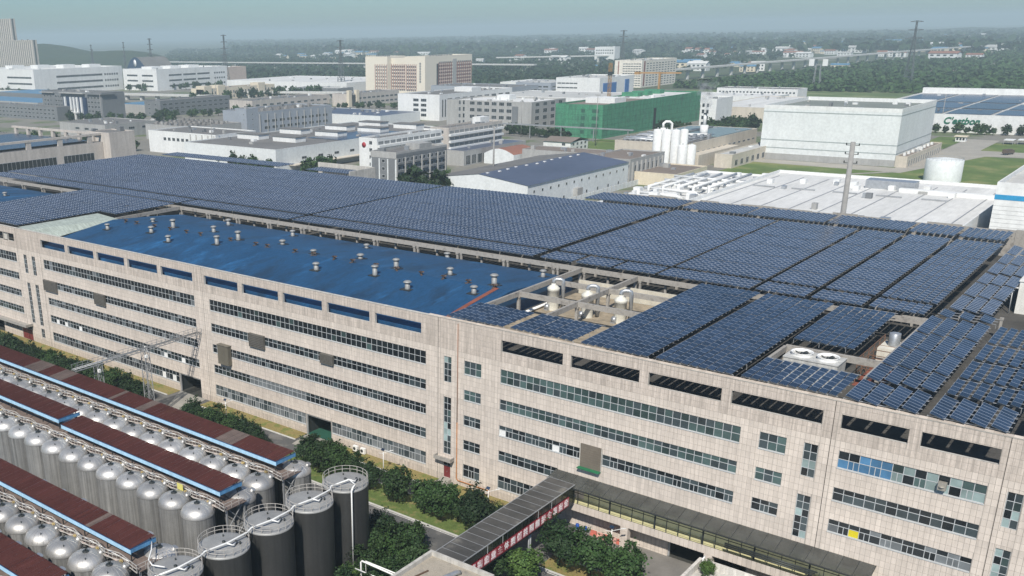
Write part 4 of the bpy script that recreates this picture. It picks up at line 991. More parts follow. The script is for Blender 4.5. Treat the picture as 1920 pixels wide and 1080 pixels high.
def win_mesh(w_, h_, m_, fr):
    k = (round(w_,2), round(h_,2), m_.name, fr.name)
    if k not in WM:
        mb = MB(); f = min(.14, w_*.12)
        mb.box(-w_/2,w_/2,-.06,.0,0,f); mb.box(-w_/2,w_/2,-.06,.0,h_-f,h_); mb.box(-w_/2,-w_/2+f,-.06,0,f,h_-f); mb.box(w_/2-f,w_/2,-.06,0,f,h_-f)
        n = int(w_//2.2)
        for i in range(1, n+1): x = -w_/2+w_*i/(n+1); mb.box(x-.05,x+.05,-.05,0,f,h_-f)
        mb.face([(-w_/2+f,-.02,f),(w_/2-f,-.02,f),(w_/2-f,-.02,h_-f),(-w_/2+f,-.02,h_-f)],1)
        WM[k] = mb.mesh('window', [fr, m_])
    return WM[k]
def wins(t, dims, face, n, zs, w_, h_, u0=.06, u1=.94, m_=None, fr=None, name='window'):
    X0,X1,Y0,Y1 = dims; me = win_mesh(w_, h_, m_ or F_dark, fr or M_frame)
    for z in zs:
        for i in range(n):
            u = u0+(u1-u0)*(i+.5)/n
            if face == 'F': link(name, me, t, (X0+(X1-X0)*u - X0, -.01, z))
            else: link(name, me, t, (X1-X0+.01, (Y1-Y0)*u, z), rz=math.pi/2)
def bld(name, label, X0,X1,Y0,Y1,H, wall, roof, W=(), par=.8, cat='building', pm=None, group='buildings of the estate behind'):
    t = thing(name, label, cat, (X0,Y0,0), group); a, b = X1-X0, Y1-Y0
    MB().box(0,a,0,b,-.2,H,skip='tb').build('wall', wall, t)
    MB().face([(0,0,H-.01),(a,0,H-.01),(a,b,H-.01),(0,b,H-.01)]).build('roof', roof, t)
    if par:
        mb = MB(); th = .35
        mb.box(-.03,a+.03,-.03,th,H,H+par); mb.box(-.03,a+.03,b-th,b+.03,H,H+par); mb.box(-.03,th,th,b-th,H,H+par); mb.box(a-th,a+.03,th,b-th,H,H+par); mb.build('parapet', pm or wall, t)
    if par and a*b > 150:
        for k in range(min(14, 3+int(a*b/420))):
            sx, sy, sh = RC.uniform(.8,3.2), RC.uniform(.8,3.2), RC.uniform(.6,2.2); ux, uy = RC.uniform(.06,.9)*a, RC.uniform(.06,.9)*b
            if ux+sx < a-.6 and uy+sy < b-.6: MB().box(ux,ux+sx,uy,uy+sy,H,H+sh).build('roof_unit', RC.choice((W_white,W_grey,M_galv,W_dgrey)), t)
    for s in W: wins(t, (X0,X1,Y0,Y1), *s)
    return t
def boxpart(t, name, m_, *b): return MB().box(*b).build(name, m_, t)
Z = lambda z0, dz, n: [z0+dz*i for i in range(n)]
# -- high-bay store and the warehouse with the sign
t = bld('highbay_store', 'huge white windowless high-bay store with thin grey bands', -111.5,-37.3,471.8,550.3,29, W_cool, mat('moss_grey_roof', (.20,.22,.20), .9, var=.12, scale=.06), par=2.2, pm=W_white)
for z in (27.2, 11.2, 6.6):
    boxpart(t,'band',mat('band_grey', (.33,.37,.37), .7),-.06,74.26,-.08,-.01,z,z+.55); boxpart(t,'band',MATS['band_grey'],74.21,74.27,0,78.5,z,z+.55)
boxpart(t,'plinth',W_grey,-.1,74.2,-.12,-.02,0,3.6)
wins(t,(-111.5,-37.3,471.65,550.3),'F',10,[1.4],4.2,1.0,.03,.97)
t = bld('highbay_annex', 'low annex with doors along the right side of the white high-bay store', -37.1,-31.2,471.8,553,5.6, W_beige, R_brown, [('R',14,[.5],2.6,3.2,.03,.97)], par=.5)
for i in range(8): link('roof_unit', MB().box(-.6,.6,-.9,.9,0,1.5).mesh('roof_unit', W_white), t, (2.5,8+9*i,5.6))
t = bld('white_warehouse', 'very wide white warehouse with solar roof and a green lettered sign', -124.5,62,684.6,925.9,12, W_white, R_light, par=.6, pm=W_white)
for i in range(6):
    for j, (y0, y1) in enumerate(((6,52),(60,120),(128,225))): boxpart(t,'roof_solar_field',M_cellfar,4+31*i,32+31*i,y0,y1,12.25,12.5)
boxpart(t,'rear_wall',W_white,0,186,236,241,12,17)
boxpart(t,'dark_joint',W_dgrey,128.5,130,-.15,0,0,11.9)
me = text_mesh("C'estbon", 6.3, .15, .16, .25); me.materials.append(mat('sign_green', (.008,.13,.07), .5))
o = link('sign_lettering', me, t, (78,-.3,7.9)); o.rotation_euler.x = math.pi/2
# -- gable warehouse and neighbours
X0,X1,Y0,Y1,H = -177.7,-126.2,235.8,330.4,12
t = thing('gable_warehouse', 'white walled warehouse with low slate blue gable roof', 'warehouse', (X0,Y0,0)); a, b, rz_ = X1-X0, Y1-Y0, 15.2
mb = MB(); mb.face([(0,0,-.2),(a,0,-.2),(a,0,H),(a/2,0,rz_),(0,0,H)]); mb.face([(a,b,-.2),(0,b,-.2),(0,b,H),(a/2,b,rz_),(a,b,H)]); mb.face([(a,0,-.2),(a,b,-.2),(a,b,H),(a,0,H)]); mb.face([(0,b,-.2),(0,0,-.2),(0,0,H),(0,b,H)]); mb.build('wall', W_cool, t)
mb = MB(); mb.face([(a/2,-.3,rz_+.1),(a+.5,-.3,H+.05),(a+.5,b+.3,H+.05),(a/2,b+.3,rz_+.1)],0); mb.face([(-.5,-.3,H+.05),(a/2,-.3,rz_+.1),(a/2,b+.3,rz_+.1),(-.5,b+.3,H+.05)],1); mb.build('roof', [R_slate, R_grey], t)
for i in range(11): link('ridge_vent', MB().box(-.5,.5,-.7,.7,0,.35).mesh('ridge_vent', G_white), t, (a/2+2+random.uniform(-1,1),5+8*i,rz_-.2))
wins(t,(X0,X1,Y0,Y1),'R',13,[8.2],1.5,1.3,.02,.98); wins(t,(X0,X1,Y0,Y1),'R',8,[2.2],1.5,1.6,.05,.95)
boxpart(t,'porch',W_grey,a,a+2.2,40,45,0,6.)
t = bld('colonnade_block', 'grey block with tall colonnade behind the blue gable warehouse', -150.9,-126.3,332.4,372,12.5, W_grey, R_brown, par=.6)
for i in range(8): boxpart(t,'pier',W_grey,24.6,25.5,2+4.9*i,3+4.9*i,0,11.4)
wins(t,(-150.9,-126.3,332.4,372),'R',7,[1.5,6.2],3.2,3.6,.1,.98)
t = bld('brown_roof_shed', 'low brown roofed shed behind the gable warehouse ridge', -215,-150,372,392,9, W_grey, R_brown, par=.3)
t = bld('grey_dormitory', 'dark grey five storey dormitory with pale stripes near the solar roof', -219.9,-203.6,240.5,281.6,20, W_dgrey, R_grey, [('R',12,Z(1.2,3.7,5),1.9,1.9,.02,.98),('F',1,Z(4.6,3.7,4),2.0,1.6,.4,.6)], par=1.0, pm=W_grey)
boxpart(t,'top_band',W_grey,-.05,16.35,-.06,-.01,18.0,20); boxpart(t,'top_band',W_dgrey,16.31,16.36,0,41,18.6,20)
for x in (0.,5.2,10.6,15.6): boxpart(t,'pilaster',W_cool,x,x+.7,-.14,-.02,0,17.6)
for i in range(7): boxpart(t,'pilaster',W_grey,16.32,16.9,6.6*i,6.6*i+.4,0,18.2)
for s in range(5):
    for i in range(6): boxpart(t,'balcony',W_dgrey,16.32,17.3,6.6*i+.9,6.6*i+4.6,.3+3.7*s,1.3+3.7*s)
boxpart(t,'stair_house',W_grey,6,15,20,30,20,23.2)
for nm, X0,X1,Y0,Y1,lab in (('a',-267.3,-254.1,285.6,344.7,'nearer wing of the white balcony dormitory with red round logo'),('b',-269,-255.3,353.3,411.5,'farther wing of the white balcony dormitory')):
    t = bld('balcony_dormitory', lab, X0,X1,Y0,Y1,20, W_tile if nm == 'b' else W_white, R_grey, par=1.0); a, b = X1-X0, Y1-Y0
    for s in range(5):
        boxpart(t,'balcony_slab',W_white,a,a+1.5,.3,b-.3,3.9*s-.1+.4,3.9*s+1.2+.4)
    wins(t,(X0,X1,Y0,Y1),'R',11,Z(1.7,3.9,5),4.6,1.9,.01,.99,W_dgrey); wins(t,(X0,X1,Y0,Y1),'F',1,Z(1.8,3.9,5),2.2,2.0,.55,.75)
    for i in range(9): boxpart(t,'roof_rail_post',M_steel,a-.4,a-.2,2+6.5*i,2.2+6.5*i,21,22)
    if nm == 'a': o = link('logo', MB().lathe([(1.5,0),(1.5,.1)],18).mesh('logo', mat('logo_red', (.35,.03,.04), .5)), t, (3.6,-.05,17)); o.rotation_euler.x = math.pi/2
boxpart(t,'stair_house',W_white,3,9,40,50,20,24)
t = bld('monitor_roof_factory', 'big grey roofed factory with white roof monitors and pale eaves', -395,-312.5,264.2,424.1,13, W_cool, R_grey, [('R',9,[6.0],4.2,1.6,.1,.9)], par=.5)
for i, (x, y) in enumerate([(-385,300),(-352,300),(-385,338),(-352,338),(-345,372),(-375,372),(-340,404),(-372,404)]):
    boxpart(t,'roof_monitor',W_white,x+395,x+395+20,y-264.2,y-264.2+9,13,16); boxpart(t,'monitor_roof',R_grey,x+394.5,x+395.5+20,y-264.7,y-254.7,16.003,16.3)
boxpart(t,'roof_solar_field',M_cellfar,50,80,60,120,13.1,13.3); boxpart(t,'loading_canopy',W_beige,82.5,88,10,110,3.6,4.0)
t = bld('pale_tiled_factory', 'pale tiled factory with six small windows and outdoor pipes', -471.4,-400,294.4,330,14, W_white, R_grey, [('F',6,[8.5],3.0,2.2,.22,.62)], par=.7)
for i in range(5): link('wall_pipe', MB().tube([(0,-.4,0),(0,-.4,14)],.45,8).mesh('wall_pipe', W_grey), t, (46+6*i,0,0))
t = bld('pale_factory_wing', 'low pale wing in front of the grey monitor roof', -400,-376,292,318,11, W_white, R_grey, par=.4)
t = bld('fan_roof_factory', 'factory with rows of exhaust fans on its roof', -545,-484.6,346.7,392.9,11, W_grey, R_grey, [('R',3,[6.],6,1.8,.1,.9)], par=.6)
fanm = MB().box(-1.6,1.6,-1.6,1.6,0,1.5).lathe([(1.4,1.5),(1.3,2.1),(1.5,2.3)],12).mesh('roof_fan', mat('fan_grey', (.24,.23,.22), .6, rnd=.2))
for i in range(9):
    for j in range(3): link('roof_fan', fanm, t, (5+6*i, 8+13*j, 11))
t = bld('grey_long_factory', 'long blue grey factory with ribbon windows and rooftop units', -530,-486.7,413.9,499.1,17, W_bluegrey, R_grey, [('R',9,[4.0,9.0],6.0,2.4,.05,.95)], par=.9)
for i in range(10): boxpart(t,'pilaster',W_grey,43.32,43.9,8.4*i+.5,8.4*i+1.1,0,16)
for i in range(8): link('roof_fan', fanm, t, (30, 8+9*i, 17))
bld('grey_stair_tower', 'square grey tower at the near corner of the long factory', -500,-487.,401.,413.6,20.5, W_bluegrey, R_grey, [('F',1,[12.,16.],1.2,1.2,.6,.9),('R',1,[4.,8,12.,16.],1.2,1.2,.4,.6)], par=.7)
bld('slate_flat_shed', 'low shed with flat slate roof before the cream hotel', -560,-450,520,575,8, W_cool, R_slate, par=.3)
bld('grey_flat_shed', 'low grey shed left of the fan roof factory', -640,-575,330,380,10, W_grey, R_grey, [('F',3,[5.5],6,2,.3,.9),('R',3,[5.5],6,2,.1,.9)], par=.5)
t = bld('five_storey_factory', 'white five storey factory with four short window bands', -481.9,-434.4,582.9,700,21.5, W_white, R_grey, [('F',2,Z(3.2,4.3,4),6.2,2.6,.35,.72),('R',9,Z(3.2,4.3,4),7.5,2.6,.08,.98)], par=1.0)
boxpart(t,'window_slit',F_dark,47.5,47.58,4,5.5,3,18); boxpart(t,'window_slit',F_dark,47.5,47.58,8,9.5,3,18); boxpart(t,'roof_house',W_white,20,40,60,75,21.5,25.5)
t = bld('concrete_shell_building', 'bare grey concrete building with square dark window holes', -400.2,-317.9,547.7,600,20.5, W_grey, R_white, [('F',6,Z(2.2,5.3,4),4.8,2.9,.27,.79),('F',1,Z(2.2,5.3,4),2.2,3.2,.12,.2),('F',1,Z(2.2,5.3,4),2.0,3.6,.18,.24),('R',4,Z(2.2,5.3,4),6.,3.2,.05,.95)], par=1.2)
boxpart(t,'hoist_bay',W_dgrey,64.5,70,-.5,-.05,0,18); boxpart(t,'roof_house',W_white,30,42,30,40,20.5,24.5)
# -- building wrapped in green net
t = bld('netted_building', 'long building wrapped in green scaffold netting with bare roof', -280.7,-242.1,520.7,691.7,22.5, M_net, R_brown, par=1.2, pm=M_net)
for s in range(4):
    for u in (.55,.78): boxpart(t,'window_hole',M_netd,38.6*u,38.6*u+(3.2 if u<.6 else 5.6),-.12,-.02,3+5*s,5.6+5*s)
for i in range(30): boxpart(t,'net_seam',M_netd,38.62,38.70,2+5.7*i,2.12+5.7*i,0,23)
for s in range(6): boxpart(t,'net_lap',M_netd,38.62,38.68,0,171,3.6*s+2,3.6*s+2.12); boxpart(t,'net_lap',M_netd,0,38.6,-.07,-.02,3.6*s+2,3.6*s+2.12)
for i in range(7): boxpart(t,'net_seam',M_netd,5.5*i+.1,5.5*i+.22,-.08,-.02,0,23)
boxpart(t,'dark_opening',M_black,38.62,38.8,83,87,0,16)
boxpart(t,'white_roof_house',W_white,8,32,30,40,22.5,26.5); boxpart(t,'white_roof_house',W_white,12,30,44,52,22.5,26); boxpart(t,'pale_roof_area',R_white,3,36,85,165,22.6,22.9)
for y in (100,118,140): boxpart(t,'roof_net_patch',M_net,2,16,y,y+9,22.6,26)
t = bld('white_end_building', 'white building end with paired windows behind the netted block', -214.2,-201.6,625.6,657.3,22, W_white, R_light, [('F',2,Z(2.5,4.6,4),2.0,2.8,.05,.6)], par=.8)
t = bld('long_grey_sheds', 'wide flat grey roofs behind the netted building', -470,-285,705,790,14, W_white, R_light, par=.4)
# -- hotel with red stripes
M_redstripe = mat('red_stripe', (.24,.085,.07), .7, var=.1)
for nm,X0,X1,Y0,Y1,H,lab in (('l',-775.4,-738,875.5,912.7,44,'left cream wing of the twin hotel block with red stripes'),('m',-738.2,-712,884,912,42,'recessed middle wing of the hotel block with red stripes'),('r',-712,-680.4,880.5,982.4,44,'right cream and grey wing of the hotel block with red stripes')):
    t = bld('striped_hotel', lab, X0,X1,Y0,Y1,H, mat('far_ivory', (.68,.63,.53), .85, var=.04), R_light, par=1.6); a, b = X1-X0, Y1-Y0
    nf = 8 if nm != 'm' else 9
    u0 = {'l':.45,'m':.02,'r':.05}[nm]; u1 = {'l':.98,'m':.98,'r':.55}[nm]
    wins(t,(X0,X1,Y0,Y1),'F',5 if nm != 'm' else 8,Z(3,4.1,8),1.6,2.6,u0,u1)
    for i in range(6 if nm != 'm' else 9): boxpart(t,'red_fin',M_redstripe,a*(u0+(u1-u0)*i/(5.001 if nm != 'm' else 8.001))-.35,a*(u0+(u1-u0)*i/(5.001 if nm != 'm' else 8.001))+.35,-.5,-.05,4,36)
    if nm == 'r':
        wins(t,(X0,X1,Y0,Y1),'R',16,Z(3,4.1,9),2.6,2.6,.28,.98)
        for i in range(17): boxpart(t,'red_fin',M_redstripe,a+.05,a+.5,b*(.28+.7*i/16)-.5,b*(.28+.7*i/16)+.5,4,37)
        boxpart(t,'glass_slot',F_dark,a,a+.2,24,28,2,36); boxpart(t,'grey_pier',W_grey,a,a+.8,58,66,0,41)
        for i in range(8): boxpart(t,'wall_letter',W_dgrey,a*.72,a*.72+2.3,-.3,-.02,14+3.1*i,16.2+3.1*i)
    if nm != 'm':
        for i in range(8): boxpart(t,'roof_letter',W_dgrey,(6+3.1*i) if nm == 'l' else a-1,(8.2+3.1*i) if nm == 'l' else a-.6,14 if nm == 'l' else 10+6*i,14.4 if nm == 'l' else 13.6+6*i,43,46.5)
t = bld('white_slab_block', 'pale ten storey slab block with rows of small windows', -532.6,-494,1099.4,1204.8,33, mat('far_ivory_wall', (.70,.66,.58), .85), R_light, [('F',7,Z(2,3,10),3.2,1.3,.3,.98),('R',10,Z(2,3,10),5.5,1.3,.12,.98)], par=1.2)
boxpart(t,'red_slot',M_redstripe,5,6.4,-.2,0,2,33); boxpart(t,'red_slot',M_redstripe,38.6,38.8,6,10,2,33)
# -- far left
t = bld('white_plant', 'large white plant building at the far left with window bands', -1380.9,-1196.2,642.8,792.6,33, W_white, R_white, [('F',4,Z(5,8.5,3),20,2.6,.62,.95),('R',4,Z(5,8.5,3),22,3.0,.25,.75),('R',6,Z(5,8.5,3),3,3,.78,.95)], par=1.5)
for i in range(4): boxpart(t,'roof_block',W_white,40+35*i,60+35*i,40+22*i,60+22*i,33,38)
t = bld('white_plant', 'second white plant building with green trees in front', -1179.6,-1097.9,782.2,917.3,29, W_white, R_white, [('F',2,Z(5,7.5,3),26,2.6,.05,.95),('R',3,Z(5,7.5,3),24,2.6,.15,.75),('R',5,Z(5,7.5,3),3,2.6,.8,.97)], par=1.5)
for i in range(3): boxpart(t,'roof_block',W_white,20,45,20+35*i,40+35*i,29,33)
M_fin = mat('tower_fin', (.52,.48,.43), .8); M_slot = mat('tower_slot', (.07,.075,.08), .6)
for X1,Y0,a,b,H,lab in ((-1620,900,150,10,73,'lower striped slab of the office tower at the left edge'),(-1696,905,120,8,112,'taller striped slab of the office tower at the left edge')):
    t = bld('striped_tower', lab, X1-a,X1,Y0,Y0+b,H, M_slot, R_grey, par=.5)
    for i in range(int(a/7)): boxpart(t,'fin',M_fin,a-3.6-7*i,a-7*i,-.8,-.02,0,H+1)
    for i in range(int(b/7)+1): boxpart(t,'fin',M_fin,a+.02,a+.7,7*i,3+7*i,0,H+1)
t = thing('arched_hall', 'dark blue arched hall with a white round emblem on its gable', 'hall', (-1394,942,0)); mb = MB(); n = 14; a = 62
P = [(a*i/n, 18+24*math.sin(math.pi*(i/n)**.9)) for i in range(n+1)]
for (x0,z0),(x1,z1) in zip(P,P[1:]): mb.face([(x0,0,0),(x1,0,0),(x1,0,z1),(x0,0,z0)]); mb.face([(x0,0,z0),(x1,0,z1),(x1,60,z1),(x0,60,z0)],1)
mb.face([(a,0,0),(a,60,0),(a,60,18),(a,0,18)]); mb.build('shell', [mat('navy_panel', (.02,.045,.10), .5), R_grey], t)
o = MB().lathe([(6,0),(6,.3)],20).build('emblem', G_white, t, (a*.45,-.2,32)); o.rotation_euler.x = math.pi/2; o.scale.x = .65
bld('pink_block', 'pinkish block behind the white plant', -1237,-1189,991,1040,24, mat('pink_wall', (.50,.40,.34), .85), R_light, [('F',8,Z(4,5,4),3,2,.05,.95)], par=.8)
t = bld('columned_office', 'grey office with blue glass centre, white columns and flat eaves', -830.8,-725.7,432,457.7,25, W_dgrey, R_grey, [('F',4,Z(3,4.2,5),3.2,2.2,.22,.4),('F',3,Z(3,4.2,5),3.2,2.2,.02,.18),('F',4,Z(3,4.2,5),3.6,2.2,.76,.97)], par=1.0)
boxpart(t,'glass_centre',mat('navy_glass', (.012,.03,.075), .15, spec=.6, rnd=.1),40,80,-1.5,-.02,2,21)
for x in (44,54,59.5,65,72): boxpart(t,'white_column',W_white,x,x+2.2,-3,-1.6,0,21)
boxpart(t,'eave',W_grey,36,78,-3,8,24.2,25.2); boxpart(t,'eave',W_grey,-2,24,-2,14,24.02,24.7); boxpart(t,'eave',W_dgrey,82,107,-2,14,24.05,24.9); boxpart(t,'porch',W_white,50,70,-8,-3.1,6,7.2)
for x in (51,67.5): boxpart(t,'porch_pier',W_white,x,x+1.6,-7.8,-6.2,0,6)
bld('grey_low_office', 'low grey three storey office at the left edge', -941.3,-762.7,405,420,12.5, W_dgrey, R_grey, [('F',24,[1.6,5.4,9.],4.2,2.,.02,.98)], par=.8)
bld('blue_roof_shed', 'blue roofed shed behind the low office at the left edge', -1089.7,-905,470,520,9, W_grey, R_bluer, par=0); bld('blue_roof_shed', 'second darker blue roofed shed at the far left edge', -1120,-925,540,600,12, W_dgrey, R_bluer, par=0)
bld('blue_roof_shed', 'two-toned blue roofed workshop right of the columned office', -798.8,-720,500,560,9.5, W_grey, R_bluer, [('R',4,[3.],6,2,.05,.95)], par=0)
bld('grey_long_office', 'dark grey three storey office with trees in front', -735,-709.4,488,579.8,14.5, W_dgrey, R_grey, [('R',12,[2.,6.5,10.5],4.8,2.2,.02,.98),('F',2,[2.,6.5,10.5],3,2.,.1,.9)], par=.9)
t = bld('classical_block', 'cream classical block with corner pavilions and arched windows', -884.2,-860,670,790.2,13, W_cream, R_brown, [('R',22,[1.5,7.],2.2,3.2,.05,.97)], par=1.)
for y in (0, 22, 90): boxpart(t,'pavilion',W_cream,10,25.5,y,y+12,0,17)
bld('long_grey_office', 'long grey office wing with pale parapet behind the stair tower', -684.4,-650,556.8,670.7,12, W_tile, R_grey, [('R',11,[2.,7.],5.5,2.0,.02,.98)], par=.8)
t = bld('portal_office', 'pale office with dark glass portal and twin pylons', -650.8,-624.9,676,760,12.5, W_tile, R_grey, [('R',9,[2.,7.],5.5,2.0,.15,.98)], par=.8)
boxpart(t,'glass_portal',F_dark,25.9,26.4,2,9,0,12); boxpart(t,'pylon',W_cream,24,27.5,-3,1.8,0,17); boxpart(t,'pylon',W_cream,24,27.5,9.2,14,0,17)
bld('white_flat_warehouse', 'low bright white roofed warehouse left of the hotel', -1039.5,-800,864.6,1010,12, W_white, R_white, par=.5)
bld('dark_gate_hall', 'low dark hall before the white warehouse', -850,-775,820,850,8, W_dgrey, R_light, par=.4)
bld('grey_workshops', 'grey blue workshop roofs right of the hotel', -640,-525.4,840,897.9,13, W_bluegrey, R_grey, [('R',6,[2.,7.],7,2,.05,.95)], par=.6)
bld('blue_band_office', 'blue grey office with window bands right of the hotel', -560,-512,903,960,15, W_bluegrey, R_light, [('R',5,[2.,6.,10.],9,2,.05,.95),('F',5,[2,6,10],7,2,.05,.95)], par=.6)
t = bld('white_blue_factory', 'white factory with a bright blue end bay', -512.1,-455,915,1000,20, W_white, R_light, [('F',5,[4.,9.,14.],5,1.6,.03,.5)], par=1.2); boxpart(t,'blue_bay',mat('bright_blue', (.03,.13,.36), .5),57.1,57.6,8,40,0,15); boxpart(t,'blue_bay',MATS['bright_blue'],57.1,57.6,62,72,0,17)
bld('white_roof_hall', 'white roofed hall between the hotel and the slab block', -640,-540,990,1060,10, W_white, R_white, par=.4)
t = bld('sloped_white_hall', 'wide pale hall with sloping white roof left of the sign warehouse', -240,-150,700,840,11, W_beige, R_white, [('R',8,[6.],4,1.5,.1,.9)], par=.4); boxpart(t,'loading_canopy',W_dgrey,90,104,-6,120,5.5,6.2)
bld('long_white_office', 'long white office with dark roof at the forest edge', -330,-245,945,975,11, W_white, R_grey, [('F',22,[2.5,6.8],2.2,1.8,.02,.98)], par=.5)
bld('white_low_hall', 'low white roof behind the netted building', -330,-240,860,905,9, W_white, R_white, par=.4)
bld('grey_canopy_hall', 'open grey hall with slate roof beside the balcony dormitory', -262,-240,348,416,8.5, W_grey, R_slate, [('R',11,[.5],4.6,5.5,.02,.98)], par=.3)
t = thing('arch_roof_shed', 'small shed with rusty arched roof behind the gable warehouse', 'shed', (-238,366,0)); mb = MB(); n = 8; P = [(21*i/n, 6+3.2*math.sin(math.pi*i/n)) for i in range(n+1)]
for (x0,z0),(x1,z1) in zip(P,P[1:]): mb.face([(x0,0,0),(x1,0,0),(x1,0,z1),(x0,0,z0)]); mb.face([(x0,0,z0),(x1,0,z1),(x1,26,z1),(x0,26,z0)],1)
mb.face([(21,0,0),(21,26,0),(21,26,6),(21,0,6)]); mb.build('shell', [W_cool, R_red], t)
bld('plant_room', 'small grey plant room with pipes behind the arched shed', -214,-196,390,404,7, W_grey, R_light, [('F',4,[1.5],3,3,.05,.95)], par=.5)
t = bld('white_pump_house', 'small white two storey house with brown pitched roof', -242.9,-222.6,442.2,465.4,6, W_white, R_brown, [('R',4,[.8,3.6],2.4,1.7,.05,.95),('F',1,[.8,3.6],2.6,1.7,.6,.9)], par=0)
mb = MB(); mb.face([(-.8,-.8,6),(21,-.8,6),(21,11.5,8.2),(-.8,11.5,8.2)]); mb.face([(-.8,11.5,8.2),(21,11.5,8.2),(21,24,6),(-.8,24,6)]); mb.build('pitched_roof', R_brown, t)
# -- beige process plant with silos
t = bld('beige_process_plant', 'long beige process building with pipe covered roof', -176.2,-131,412.5,519.2,12, W_beige, R_grey, [('F',3,[5.2],4.2,1.0,.25,.75),('R',12,[6.5],4.,1.0,.1,.98)], par=.8)
boxpart(t,'front_extension',W_beige,45.2,52,0,60,0,7)
boxpart(t,'blue_roof_part',mat('teal_roof', (.19,.26,.28), .6),2,43,50,104,12.1,12.8); boxpart(t,'skylight',W_dgrey,18,20,58,98,12.9,13.8)
mb = MB()
for i in range(16):
    y = 3+2.8*i; mb.tube([(4,y,12.4),(4,y,13.6+random.random()*1.2),(random.uniform(20,42),y+random.uniform(-3,3),13.6)],.35,6)
for i in range(12): x = 5+3.3*i; mb.tube([(x,2,13),(x,46,13.2+random.random())],.3,6); mb.box(x,x+1.6,8+2.5*i,10.5+2.5*i,12,14+random.random()*1.5)
tag(mb.build('roof_pipework', M_galv, t), kind='stuff')
mb = MB(); mb.tube([(16,30,12),(16,30,18)],1.6,12); mb.tube([(16,30,18),(16,30,20.5),(17,31,21.6),(19,32,21.6),(20,33,20.5),(20,33,15),(22,34,14),(40,44,14)],.8,10); mb.build('process_column', M_white, t)
mb = MB(); mb.tube([(34,48,12),(34,48,19)],2.4,14); mb.tube([(34,48,19),(34,48,26)],1.0,10); mb.build('chimney', W_white, t)
for i, (x,y,r,h,l) in enumerate([(-146,404.5,2.4,21,'tall white silo, first from left'),(-141,405.5,2.4,21,'tall white silo, second from left'),(-136,406.5,2.4,21,'tall white silo, third from left'),(-133.3,411.5,2.2,21,'tall white silo half hidden behind the third'),(-130.8,405,2.6,13,'shorter white silo in front of the tall ones'),(-127.2,409,2.4,13,'shorter white silo at the right end')]):
    t = thing('white_silo', l, 'silo', (x,y,0), 'white silos by the process plant'); MB().lathe([(r,0),(r,h-.6),(r*.8,h),(.3,h+.3)],20).build('shell', W_white, t); MB().tube([(0,0,h),(0,0,h+1)],.35,8).build('vent', M_steel, t)
t = bld('terrace_workshop', 'low beige workshop with brown roof before the process plant', -128,-104,338,376,6, W_cream, R_brown, [('R',6,[2.],3.5,2.,.05,.95)], par=.6)
t = bld('service_block', 'row of low service blocks beside the process plant', -118,-108,420,500,7, W_beige, R_light, [('R',9,[1.],4,3.2,.03,.97)], par=.6)
t = bld('open_yard_wall', 'grey walled yard with piers left of the lawn', -96,-62,300,330,5, W_grey, R_grey, par=.4)
for i in range(5): boxpart(t,'pier',W_white,34,35,2+6*i,3+6*i,0,7.5)
# -- white roofed hall right behind the factory
t = bld('white_roof_plant', 'big hall with white membrane roof directly behind the solar roof', -34.2,47,141,276,20, W_white, R_white, par=1.1, pm=W_white)
for i in range(9): boxpart(t,'roof_seam',M_steel,3+9.2*i,3.35+9.2*i,2,126,20.0,20.12)
for i in range(7): boxpart(t,'roof_vent',W_white,6+10*i,8+10*i,104+(i%3)*6,106.5+(i%3)*6,20,21.6)
for i in range(5): boxpart(t,'cable_tray',M_steel,4+14*i,12+14*i,95,95.5,20,20.5)
boxpart(t,'pipe_bridge',W_white,50,80,108,110.5,20,21.3); boxpart(t,'rooftop_plant',M_galv,38,54,112,118,20,23)
t = bld('white_roof_wing', 'lower white wing crowded with ducts left of the membrane roof', -72,-34.6,150,296,15, W_white, R_white, par=.8)
for i in range(8): link('condenser', MB().box(0,1.2,0,.6,0,1.7).tube([(.6,-.03,.9),(.6,-.005,.9)],.45,12).mesh('condenser', W_white), t, (14+2.1*i,52,15))
mb = MB()
for i in range(5): mb.tube([(2,72+9*i,16.4+.4*i),(20+3*i,70+9*i,16.4+.4*i),(22+3*i,72+9*i,15.2)],.55,8)
for i in range(5): mb.tube([(4+6*i,80,15.1),(4+6*i,80,17.4+i*.4),(4+6*i,122,17.4+i*.4)],.6,8)
for i in range(46):
    x, y = random.uniform(1,32), random.uniform(58,142); mb.box(x,x+random.uniform(1,5),y,y+random.uniform(1,4),15,15+random.uniform(.8,3.2), 1 if random.random() < .3 else 0)
tag(mb.build('ductwork', [W_white, M_galv], t), kind='stuff')
boxpart(t,'raised_roof',R_white,2,30,20,48,15,16.2)
t = bld('blue_band_store', 'white cladded store with a blue band at the right edge', 51.5,96,200.7,262,31, W_white, R_light, par=1.4)
boxpart(t,'blue_band',mat('cyan_band', (.03,.27,.50), .5),-.08,44,-.08,-.01,27.5,28.9)
for i in range(22): boxpart(t,'cladding_joint',W_grey,-.04,44,-.05,-.01,1.2*i+.5,1.2*i+.54)
t = thing('white_round_tank', 'white round tank with roof railing on the lawn', 'tank', (-5.5,432,0)); MB().lathe([(8.4,0),(8.4,10.4),(8.3,10.5),(1,11.5)],36).build('shell', W_cool, t)
mb = MB()
for k in range(24): a = 6.283*k/24; b = 6.283*(k+1)/24; mb.bar((8.2*math.cos(a),8.2*math.sin(a),11.5),(8.2*math.cos(b),8.2*math.sin(b),11.5),.1); mb.bar((8.2*math.cos(a),8.2*math.sin(a),10.4),(8.2*math.cos(a),8.2*math.sin(a),11.5),.1)
mb.build('railing', M_steel, t)
t = thing('guard_hut', 'small white guard hut on the lawn before the sign warehouse', 'hut', (-37,622,0)); boxpart(t,'wall',W_white,0,6,0,5,0,3.2); boxpart(t,'roof',W_cream,-.8,6.8,-.8,5.8,3.2,3.7)
